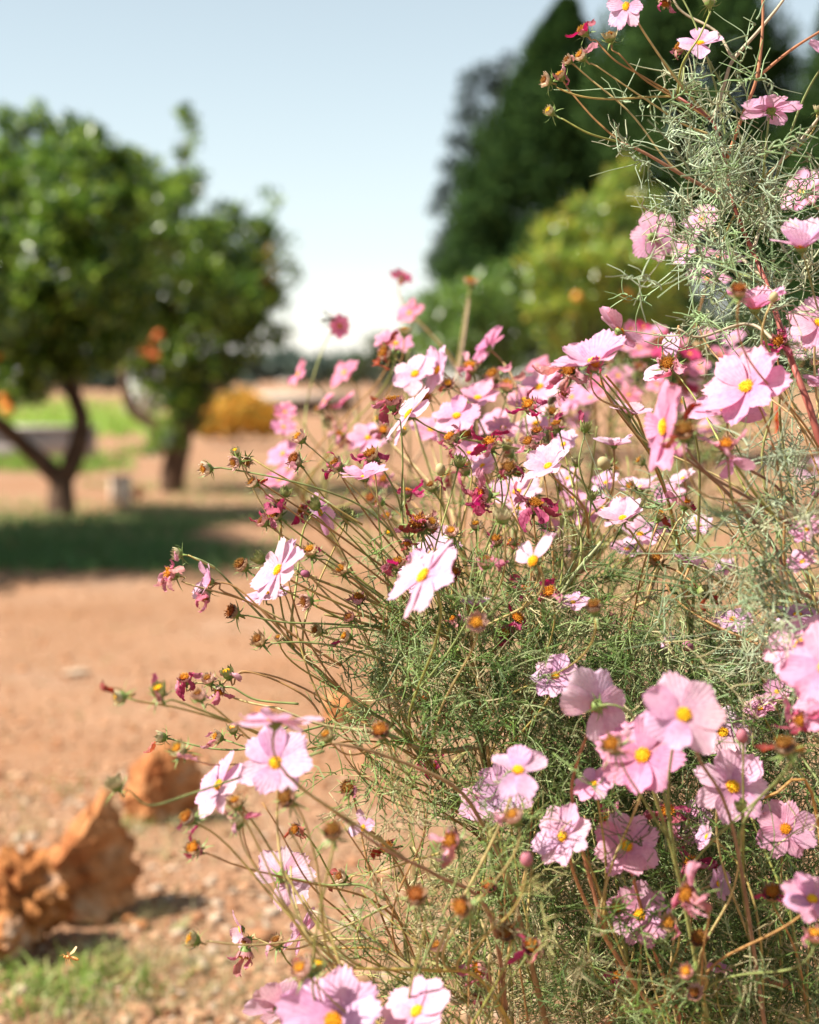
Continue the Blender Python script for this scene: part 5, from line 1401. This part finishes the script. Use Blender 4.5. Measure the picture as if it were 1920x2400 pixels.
edge.flower(1618, 1322, 1.50, 46, (.3, .85, -.1), 'v', 8, .5)
edge.head(1614, 1516, 1.52, 22, (-.7, .3, .4), 'bud', 0)
edge.flower(1570, 1508, 1.55, 28, (-.7, .5, .3), 'v', 7, .5)
edge.flower(1782, 1660, 1.44, 44, (-.2, .5, .7), 'p', 8, .3)
edge.flower(1822, 1620, 1.44, 40, (.2, .5, .7), 'p', 8, .3)
edge.head(1911, 1156, 1.48, 17, (.1, .8, .4), 'bud', 0)
edge.flower(1747, 903, 1.36, 112, (-.38, .42, .82), 'p', 8, .16)
edge.flower(1705, 955, 1.40, 96, (-.1, .88, .40), 'p', 8, .08)
edge.flower(1550, 1000, 1.28, 116, (-.92, .06, .25), 'k', 9, .10)
edge.head(1603, 1012, 1.23, 36, (-.1, .6, .6), 'brown', 2, None, 'red')
edge.head(1703, 1044, 1.28, 30, (-.2, .6, .5), 'wilt', 3, None, 'pink')
edge.flower(1716, 1080, 1.30, 62, (.2, -.7, .3), 'p', 7, .5, skip=(0, 2, 4), stalk=False)
edge.head(1566, 853, 1.50, 30, (-.3, .3, .8), 'wilt', 3, [(1590, 880, 1.5), (1640, 950, 1.48), (1700, 1060, 1.44), (1760, 1170, 1.42)], 'pink')
edge.flower(1570, 846, 1.52, 78, (-.2, .1, .7), 'v', 8, .3, skip=(0, 1, 3, 4, 6, 7), roll=.1, stalk=False)
edge.flower(1478, 965, 1.50, 60, (.1, .9, .3), 'v', 8, .45, skip=(1,))
edge.twigs(16, 1550, 1850, 1000, 1400, 1.4, 1.55)
edge.foliage([(1850, 1290, 1.36, 150, 140, .12, 36), (1760, 1210, 1.42, 150, 130, .12, 26), (1850, 1430, 1.36, 150, 140, .12, 40), (1890, 1150, 1.40, 110, 120, .12, 26), (1790, 1540, 1.45, 160, 120, .15, 36), (1880, 1580, 1.48, 120, 140, .15, 30), (1600, 1230, 1.60, 130, 100, .12, 12)],
             GREY, 0.00078, 10, (.026, .050), (.013, .030), 1.2, 0.42)

# ------------------------------------------------------------------ plants of the rows behind
def rear(label, stems, cols=SCOL): return Plant(label, stems, cols)


mid = rear('cosmos behind the fan of stalks crowded with pale pink blooms and withered heads', [
    ([(1300, 3100, 1.9), (1250, 1700, 1.88), (1200, 1300, 1.85), (1150, 1050, 1.82), (1090, 930, 1.8)], 0.003, 0.001, OLV),
    ([(1250, 1700, 1.88), (1080, 1300, 1.85), (1000, 1080, 1.84), (960, 940, 1.83)], 0.002, 0.001, OLV),
    ([(1250, 1700, 1.88), (1340, 1350, 1.8), (1380, 1150, 1.75), (1400, 1000, 1.7)], 0.002, 0.001, OLV),
    ([(1200, 1300, 1.85), (1240, 1100, 1.8), (1230, 960, 1.78)], 0.0018, 0.001, OLV),
    ([(1340, 1350, 1.8), (1500, 1200, 1.8), (1560, 1100, 1.8)], 0.0018, 0.001, OLV),
])
mf = mid.flower
mf(972, 874, 1.82, 62, (-.2, .4, .85), 'w', 6, .15); mf(1024, 866, 1.82, 66, (-.75, .25, .45), 'w', 7, .25)
mf(955, 968, 1.62, 84, (-.72, .5, .25), 'w', 8, .1); mf(1070, 972, 1.74, 64, (-.05, .62, .78), 'p', 8, .1)
mf(1141, 812, 1.95, 60, (-.62, .6, -.25), 'p', 8, .1); mf(1011, 1005, 1.92, 58, (.1, .8, .5), 'p', 8, .2); mf(1120, 930, 1.85, 58, (.1, .6, .6), 'p', 8, .25)
mf(1159, 990, 1.98, 46, (-.2, .5, .7), 'p', 8, .2); mf(1256, 990, 1.92, 64, (-.2, .6, .6), 'v', 8, .2); mf(1263, 905, 1.95, 66, (-.3, .5, .7), 'v', 8, .2); mf(1230, 935, 1.9, 50, (.3, .5, .7), 'p', 8, .2)
mf(1211, 1150, 1.70, 66, (-.1, .75, .5), 'v', 8, .2); mf(1130, 1090, 1.75, 44, (-.5, .6, .5), 'v', 8, .2); mf(863, 1024, 1.98, 52, (.1, .5, .8), 'p', 8, .15)
mf(1215, 1190, 1.8, 40, (.1, .6, .7), 'v', 8, .2); mf(1502, 1140, 1.74, 62, (-.15, .9, .15), 'w', 8, .35); mf(1569, 1157, 1.86, 44, (.05, .6, .8), 'p', 8, .1); mf(1440, 1040, 1.64, 52, (.05, .95, .1), 'w', 8, .4)
mf(1415, 1190, 1.8, 48, (.1, .7, .5), 'p', 8, .2); mf(1375, 1205, 1.85, 50, (-.1, .7, .6), 'p', 8, .2); mf(1500, 1250, 1.7, 54, (.2, .5, .6), 'v', 8, .2); mf(1420, 1130, 1.78, 40, (-.3, .5, .7), 'v', 8, .3)
mf(1470, 1285, 1.75, 44, (0, .8, .4), 'v', 8, .2)
for q in [(1330, 1120, 34, 'v'), (1345, 1165, 38, 'p'), (1600, 1120, 36, 'w'), (1640, 1230, 34, 'v'), (1290, 1240, 36, 'p'), (1560, 1235, 36, 'v'), (1350, 1290, 34, 'v'), (1700, 1330, 32, 'v'), (1180, 1000, 44, 'p'), (1320, 1040, 44, 'v'), (1100, 1060, 40, 'p')]:
    mf(q[0], q[1], R.uniform(1.7, 1.9), q[2], (R.uniform(-.5, .3), R.uniform(.4, .8), R.uniform(.3, .8)), q[3], 8, .2)
mh = mid.head
mh(903, 827, 1.88, 27, (-.6, .3, .5), 'wilt', 5, None, 'red'); mh(1104, 860, 1.9, 26, (-.2, .6, .5), 'wilt', 5, None, 'pink'); mh(1156, 879, 1.88, 26, (-.4, .5, .5), 'wilt', 4, None, 'pink'); mh(1189, 902, 1.86, 27, (0, .7, .5), 'dry', 3, None, 'pink')
mh(1090, 1015, 1.8, 23, None, 'wilt', 4, None, 'mag'); mh(900, 1010, 1.9, 22, None, 'wilt', 4, None, 'pink'); mh(1190, 1040, 1.75, 22, None, 'dry'); mh(1310, 1000, 1.75, 24, None, 'dry'); mh(1417, 1087, 1.68, 26, (-.5, .5, .6), 'bud', 0); mh(1050, 900, 1.8, 22, None, 'dry'); mh(1000, 930, 1.85, 20, None, 'brown')
mid.filler(16, 860, 1330, 900, 1250, 1.65, 1.95, ('dry', 'wilt', 'brown', 'green', 'wilt'), (16, 23))
mid.filler(8, 1300, 1560, 1060, 1350, 1.6, 1.85, ('dry', 'wilt', 'green'), (14, 20))
mid.twigs(24, 850, 1500, 1050, 1400, 1.7, 1.95)
mid.foliage([(1200, 1370, 1.88, 240, 130, .2, 44), (1050, 1200, 1.88, 200, 120, .2, 14), (1350, 1300, 1.85, 220, 140, .2, 30), (1300, 1500, 1.88, 300, 140, .2, 80), (1500, 1330, 1.88, 190, 130, .2, 26)], OLIV, 0.0006, 11)

hi = rear('cosmos behind at the right whose big upright pink bloom stands before the dark shrubs', [
    ([(1700, 3100, 1.7), (1620, 1500, 1.65), (1520, 1050, 1.55), (1460, 930, 1.48), (1420, 880, 1.44)], 0.003, 0.001, GOLD),
    ([(1620, 1500, 1.65), (1560, 1150, 1.6), (1480, 1000, 1.55), (1420, 920, 1.5)], 0.002, 0.001, OLV),
    ([(1620, 1500, 1.65), (1640, 1100, 1.6), (1600, 930, 1.55)], 0.002, 0.001, OLV),
])
hi.flower(1391, 842, 1.40, 104, (-.28, .82, .35), 'p', 9, .50, [(1408, 880, 1.42), (1470, 960, 1.48), (1530, 1060, 1.54)])
hi.flower(1455, 772, 1.46, 70, (.5, .6, -.2), 'p', 8, .2, skip=(1, 2, 5))
hi.head(1336, 866, 1.43, 34, (-.4, .2, .6), 'wilt', 7, [(1380, 880, 1.44), (1450, 950, 1.48), (1520, 1050, 1.54)], 'pink')
hi.head(1392, 858, 1.38, 22, (.2, .6, .6), 'wilt', 4, None, 'mag')
hi.head(1320, 920, 1.45, 18, (-.1, -.6, .6), 'wilt', 5, None, 'pink', stalk=False)

HOT = 'hhkm'
far_l = rear('tall thin cosmos with small hot pink blooms against the sky and the low shed', [
    ([(1000, 2700, 2.45), (940, 1500, 2.42), (880, 1150, 2.4), (830, 960, 2.38)], 0.0025, 0.001, OLV),
    ([(940, 1500, 2.42), (960, 1100, 2.4), (955, 900, 2.4), (958, 760, 2.4)], 0.002, 0.001, OLV),
    ([(880, 1150, 2.4), (760, 1060, 2.35), (700, 980, 2.35), (680, 940, 2.35)], 0.0016, 0.001, OLV),
    ([(940, 1500, 2.42), (760, 1250, 2.3), (690, 1150, 2.25), (660, 1090, 2.25)], 0.0018, 0.001, OLV),
    ([(960, 1100, 2.4), (1050, 950, 2.5), (1080, 840, 2.55), (1100, 700, 2.6)], 0.0022, 0.0014, (0.34, 0.22, 0.13)),
])
lf = far_l.flower
lf(942, 650, 2.6, 32, (.35, .8, -.4), 'h', 8, .1); lf(959, 732, 2.4, 40, (-.3, .4, .8), 'h', 8, .2); lf(797, 764, 2.4, 32, (.6, -.3, .6), 'h', 8, .1); lf(698, 876, 2.35, 42, (-.8, .35, .25), 'h', 8, .05); lf(806, 872, 2.35, 46, (-.5, .45, .6), 'h', 8, .1)
lf(760, 940, 2.3, 32, (-.6, .6, .2), 'h', 8, .05); lf(806, 937, 2.3, 38, (-.55, .72, .15), 'h', 8, .05); lf(928, 803, 2.1, 46, (.2, .5, .7), 'k', 8, .25); lf(900, 795, 2.15, 30, (-.4, .5, .6), 'k', 8, .3)
lf(662, 1062, 2.25, 44, (-.3, .4, .7), 'k', 8, .2); lf(665, 1000, 2.25, 34, (.3, .5, .7), 'k', 8, .2); lf(655, 1122, 2.2, 46, (-.2, .6, .6), 'h', 8, .2); lf(668, 965, 2.3, 30, (.1, .3, .8), 'h', 8, .3); lf(880, 1120, 2.1, 40, (.3, .6, .5), 'h', 8, .2)
far_l.head(948, 775, 2.0, 20, (0, .9, .2), 'dry', 0); far_l.head(1104, 660, 2.6, 22, (.1, .95, .2), 'dry', 0); far_l.head(766, 990, 2.3, 16, None, 'green'); far_l.head(745, 960, 2.3, 16, None, 'dry'); far_l.head(830, 1030, 2.2, 20, None, 'wilt'); far_l.head(795, 1020, 2.2, 20, None, 'wilt'); far_l.head(885, 985, 2.1, 20, None, 'green')
far_l.twigs(12, 700, 960, 950, 1200, 2.2, 2.45)
far_l.foliage([(900, 1350, 2.4, 260, 150, .25, 26), (860, 1150, 2.4, 200, 120, .25, 10)], OLIV, 0.0007, 10)

far_r = rear('rear row cosmos with deep pink and magenta blooms in front of the dark hedge', [
    ([(1650, 2600, 2.6), (1580, 1300, 2.55), (1540, 1000, 2.5), (1520, 860, 2.45)], 0.0028, 0.001, OLV),
    ([(1580, 1300, 2.55), (1420, 1050, 2.5), (1330, 930, 2.45)], 0.002, 0.001, OLV),
    ([(1580, 1300, 2.55), (1680, 1050, 2.5), (1740, 880, 2.45)], 0.002, 0.001, OLV),
    ([(1540, 1000, 2.5), (1470, 900, 2.45), (1450, 840, 2.4)], 0.0018, 0.001, OLV),
    ([(1680, 1050, 2.5), (1840, 1000, 2.4), (1830, 985, 2.2)], 0.0018, 0.001, OLV),
])
for px, py, r, c in [(1260, 857, 34, 'h'), (1458, 808, 40, 'k'), (1500, 815, 34, 'h'), (1532, 780, 38, 'k'), (1560, 826, 40, 'm'), (1618, 828, 30, 'm'), (1610, 870, 34, 'k'), (1450, 880, 40, 'k'), (1410, 900, 36, 'h'), (1385, 930, 40, 'k'), (1600, 940, 40, 'p'), (1625, 905, 34, 'p'),
                     (1640, 860, 30, 'h'), (1690, 830, 34, 'h'), (1720, 790, 34, 'p'), (1510, 765, 24, 'm'), (1660, 780, 30, 'p'), (1740, 830, 34, 'p'), (1290, 885, 36, 'h'), (1340, 930, 40, 'k'), (1310, 960, 34, 'k'), (1360, 985, 34, 'p'), (1475, 925, 34, 'h'), (1540, 900, 30, 'h'), (1890, 820, 44, 'v'), (1870, 780, 36, 'l'), (1700, 880, 32, 'p'), (1480, 770, 22, 'h'), (1590, 800, 26, 'h'), (1900, 1100, 46, 'w'), (1660, 1000, 34, 'p')]:
    far_r.flower(px, py, R.uniform(2.2, 2.5), r, (R.uniform(-.6, .4), R.uniform(.2, .8), R.uniform(.3, .9)), c, 8, .2)
far_r.flower(1822, 980, 2.0, 40, (.7, .1, .3), 'o', 8, .1)
for px, py in [(1480, 790), (1550, 800), (1640, 810), (1430, 850), (1700, 860), (1330, 900), (1600, 900), (1500, 860), (1760, 850)]:
    far_r.head(px, py, R.uniform(2.2, 2.5), R.uniform(16, 22), None, R.choice(('dry', 'wilt', 'wilt', 'brown')))
far_r.twigs(24, 1300, 1850, 900, 1250, 2.2, 2.5)
far_r.foliage([(1550, 1150, 2.5, 420, 200, .3, 120), (1750, 1050, 2.4, 260, 200, .3, 70), (1400, 1050, 2.4, 200, 150, .3, 34), (1600, 1350, 2.4, 420, 180, .3, 120)], OLIV, 0.0007, 11)


# ------------------------------------------------------------------ insects
def insect(name, pos, yaw, size, label, cat, cols, pitch=0.0):
    o = empty(name, pos, label, cat)
    o.rotation_euler = (0, pitch, yaw); o.scale = (size,) * 3
    m = flat_mat(name + '_shell', cols[0], 0.4, 0.4, 3, 0.4)
    m2 = flat_mat(name + '_dark', cols[1], 0.4, 0.4)
    b = MB().ball((0.0, 0, 0), .20, .13, .13).ball((-.52, 0, -.05), .36, .12, .12, M=Matrix.Rotation(-.2, 3, 'Y')).ball((.27, 0, -.02), .10, .12, .11)
    link('body', b.mesh('body', m), o)
    st = MB()
    for x in (-.34, -.5, -.66): st.ball((x, 0, -.05 + (x + .5) * .2), .035, .115, .115, 10, 6)
    link('abdomen_band', st.mesh('abdomen_band', m2), o)
    wm, nt, p, out = new_mat(name + '_wing')
    p.inputs['Base Color'].default_value = (*cols[2], 1); p.inputs['Roughness'].default_value = 0.3; p.inputs['Alpha'].default_value = 0.75
    for s in (-1, 1):
        v = [(0.05, 0, .10), (-.1, s * .35, .34), (-.25, s * .62, .62), (-.40, s * .55, .58), (-.36, s * .25, .30), (-.1, s * .02, .11)]
        link('wing', MB().add(v, None, [(0, 1, 5), (1, 4, 5), (1, 2, 4), (2, 3, 4)]).mesh('wing', wm), o)
        for k in range(3):
            x = .1 - .14 * k
            link('leg', MB().tube([(x, s * .08, -.08), (x - .05, s * .26, -.16), (x - .14 - .1 * k, s * .30, -.46), (x - .26 - .12 * k, s * .30, -.56)], [.022, .020, .014, .01], 5).mesh('leg', m), o)
        link('antenna', MB().tube([(.33, s * .04, .04), (.46, s * .12, .12), (.60, s * .16, .06)], [.012, .010, .008], 5).mesh('antenna', m), o)


insect('wasp', at(160, 2243, 1.50), math.pi - .35, 0.0125, 'tiny orange wasp in flight over the weeds by the pitted rock', 'wasp', [(0.50, 0.22, 0.05), (0.16, 0.06, 0.02), (0.55, 0.34, 0.14)])
insect('bee', at(777, 748, 2.38), -.4, 0.020, 'dark bee hovering beside the small pink flower against the pale sky', 'bee', [(0.05, 0.035, 0.02), (0.02, 0.015, 0.01), (0.30, 0.28, 0.25)])
